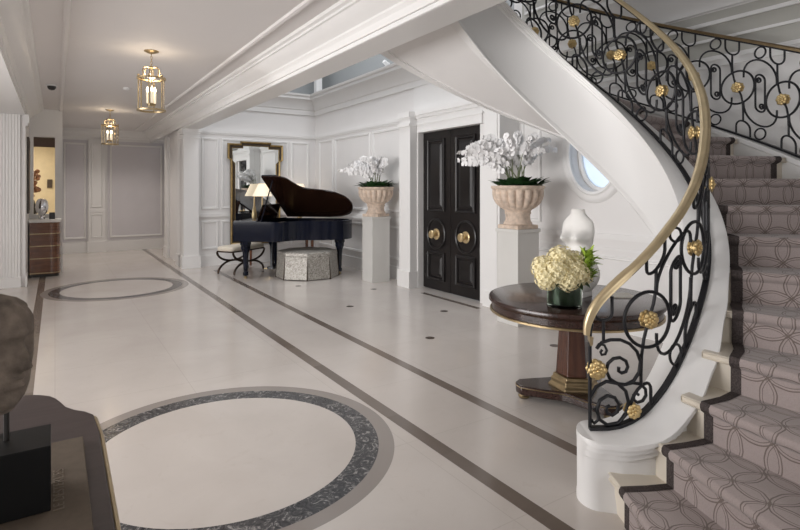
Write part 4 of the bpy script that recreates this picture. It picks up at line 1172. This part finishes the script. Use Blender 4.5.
# block + stone head
t = thing('stone_head', 'weathered stone head fragment in profile on a rod and black block, at the left edge', 'sculpture', (-.145, 1.525, TZ+.0165), rz=0)
MB().box(-.15, -.068, 0, .137, .07, .149).build('black_block', 'black_block', t, smooth=0, bevel=.002)
MB().tube([(.05, .02, .145), (.05, .02, .27)], .006, 10).build('rod', 'dark', t)
hd = MB(); rings = []
dirx, diry = CR.x, CR.y
prof = [(-.11, .035, .05), (-.10, .055, .075), (-.08, .07, .09), (-.055, .076, .098), (-.03, .08, .10), (0, .082, .105), (.03, .084, .108), (.06, .086, .108), (.09, .082, .102), (.115, .072, .09), (.135, .05, .065), (.145, .02, .03)]
def feat(z, side):
    """front profile offset: chin, lips, nose, brow"""
    v = 0
    v += .010*math.exp(-((z+.088)/.016)**2)            # chin
    v += .018*math.exp(-((z+.047)/.008)**2)+.017*math.exp(-((z+.031)/.007)**2) # lips
    v -= .006*math.exp(-((z+.038)/.003)**2)
    v += (.036*math.exp(-((z+.004)/.013)**2)+.026*math.exp(-((z-.022)/.018)**2))*math.exp(-(side/.16)**2)   # nose
    v += .012*math.exp(-((z-.066)/.010)**2)            # brow
    return v*math.exp(-(side/.22)**2)
n_ = 40; zs = 44
for i in range(zs+1):
    z = -.112+.258*i/zs
    for j in range(len(prof)-1):
        if prof[j][0] <= z <= prof[j+1][0] or j == len(prof)-2:
            s_ = min(1, max(0, (z-prof[j][0])/(prof[j+1][0]-prof[j][0]))); a = prof[j][1]*(1-s_)+prof[j+1][1]*s_; b_ = prof[j][2]*(1-s_)+prof[j+1][2]*s_; break
    ring = []
    for k in range(n_):
        th = 2*PI*k/n_; x = b_*cos(th)*(1. if cos(th) < 0 else .88); y = a*sin(th)
        if cos(th) > 0: x += feat(z, th if th < PI else th-2*PI)
        # eye sockets
        for sg in (1, -1):
            x -= .026*math.exp(-((y-sg*.036)/.016)**2-((z-.042)/.013)**2) if cos(th) > .2 else 0
            x += .007*math.exp(-((y-sg*.038)/.011)**2-((z-.042)/.007)**2) if cos(th) > .2 else 0
        if z > .075: x += .004*sin(th*14+z*90); y += .003*sin(th*11+z*70)     # hair locks
        ring.append((x, y, z))
    rings.append(ring)
hd.loft(rings)
hd.xf(Matrix.Translation((.012, .02, .342)) @ Matrix.Rotation(-YAW-.25, 4, 'Z') @ Matrix.Scale(1.03, 4))
hd.build('head', 'stone_head', t, smooth=70)

# ------------------------------------------------------------------ lights
def area(name, loc, rot, sx, sy, e, col=(1, 1, 1), spread=None):
    L = bpy.data.lights.new(name, 'AREA'); L.shape = 'RECTANGLE'; L.size = sx; L.size_y = sy; L.energy = e; L.color = col
    if spread: L.spread = spread
    o = bpy.data.objects.new(name, L); COL.objects.link(o); o.location = loc; o.rotation_euler = rot; return o
area('stair_overhead_fill', (4.0, 8.0, 6.3), (0, 0, 0), 2.4, 5.5, 150, (.93, .96, 1.))  # unseen area lamp added overhead; the stair hall ceiling has no opening
area('stair_overhead_fill', (4.0, 1.5, 6.3), (0, 0, 0), 2.0, 3.0, 8, (.95, .97, 1.))  # second added overhead fill, kept weak so the near stairs stay dim
area('front_window_light', (.6, -3.9, 1.7), (PI/2, 0, 0), 2.0, 2.1, 55, (1, .98, .96))
area('side_fill_light', (-4.3, 4.5, 1.8), (0, -PI/2, 0), 2.4, 6.0, 250, (1, .985, .98), rad(125))  # added fill from the side room for door wall and soffit; no window there
for x, y in ((.88, 3.6), (.88, 8.9), (1.0, 12.4), (.6, 14.0), (1.8, 14.0)):  # unseen spots added to brighten the hall, without ceiling fittings
    L = bpy.data.lights.new('hall_fill_spot', 'SPOT'); L.energy = 55; L.color = (1, .92, .84); L.spot_size = rad(125); L.spot_blend = .8; L.shadow_soft_size = .12
    o = bpy.data.objects.new('hall_fill_spot', L); COL.objects.link(o); o.location = (x, y, ZC-.03)
W_ = bpy.data.worlds.new('World'); S.world = W_; W_.use_nodes = True
W_.node_tree.nodes['Background'].inputs[0].default_value = (.85, .92, 1, 1); W_.node_tree.nodes['Background'].inputs[1].default_value = .5

S.view_settings.view_transform = 'Standard'; S.view_settings.look = 'None'
S.view_settings.gamma = 1; S.view_settings.use_curve_mapping = False
S.view_settings.exposure = 0.0
S.cycles.max_bounces = 10; S.cycles.diffuse_bounces = 5; S.cycles.glossy_bounces = 4; S.cycles.transmission_bounces = 8
S.cycles.sample_clamp_indirect = 6
S.cycles.caustics_reflective = False; S.cycles.caustics_refractive = False
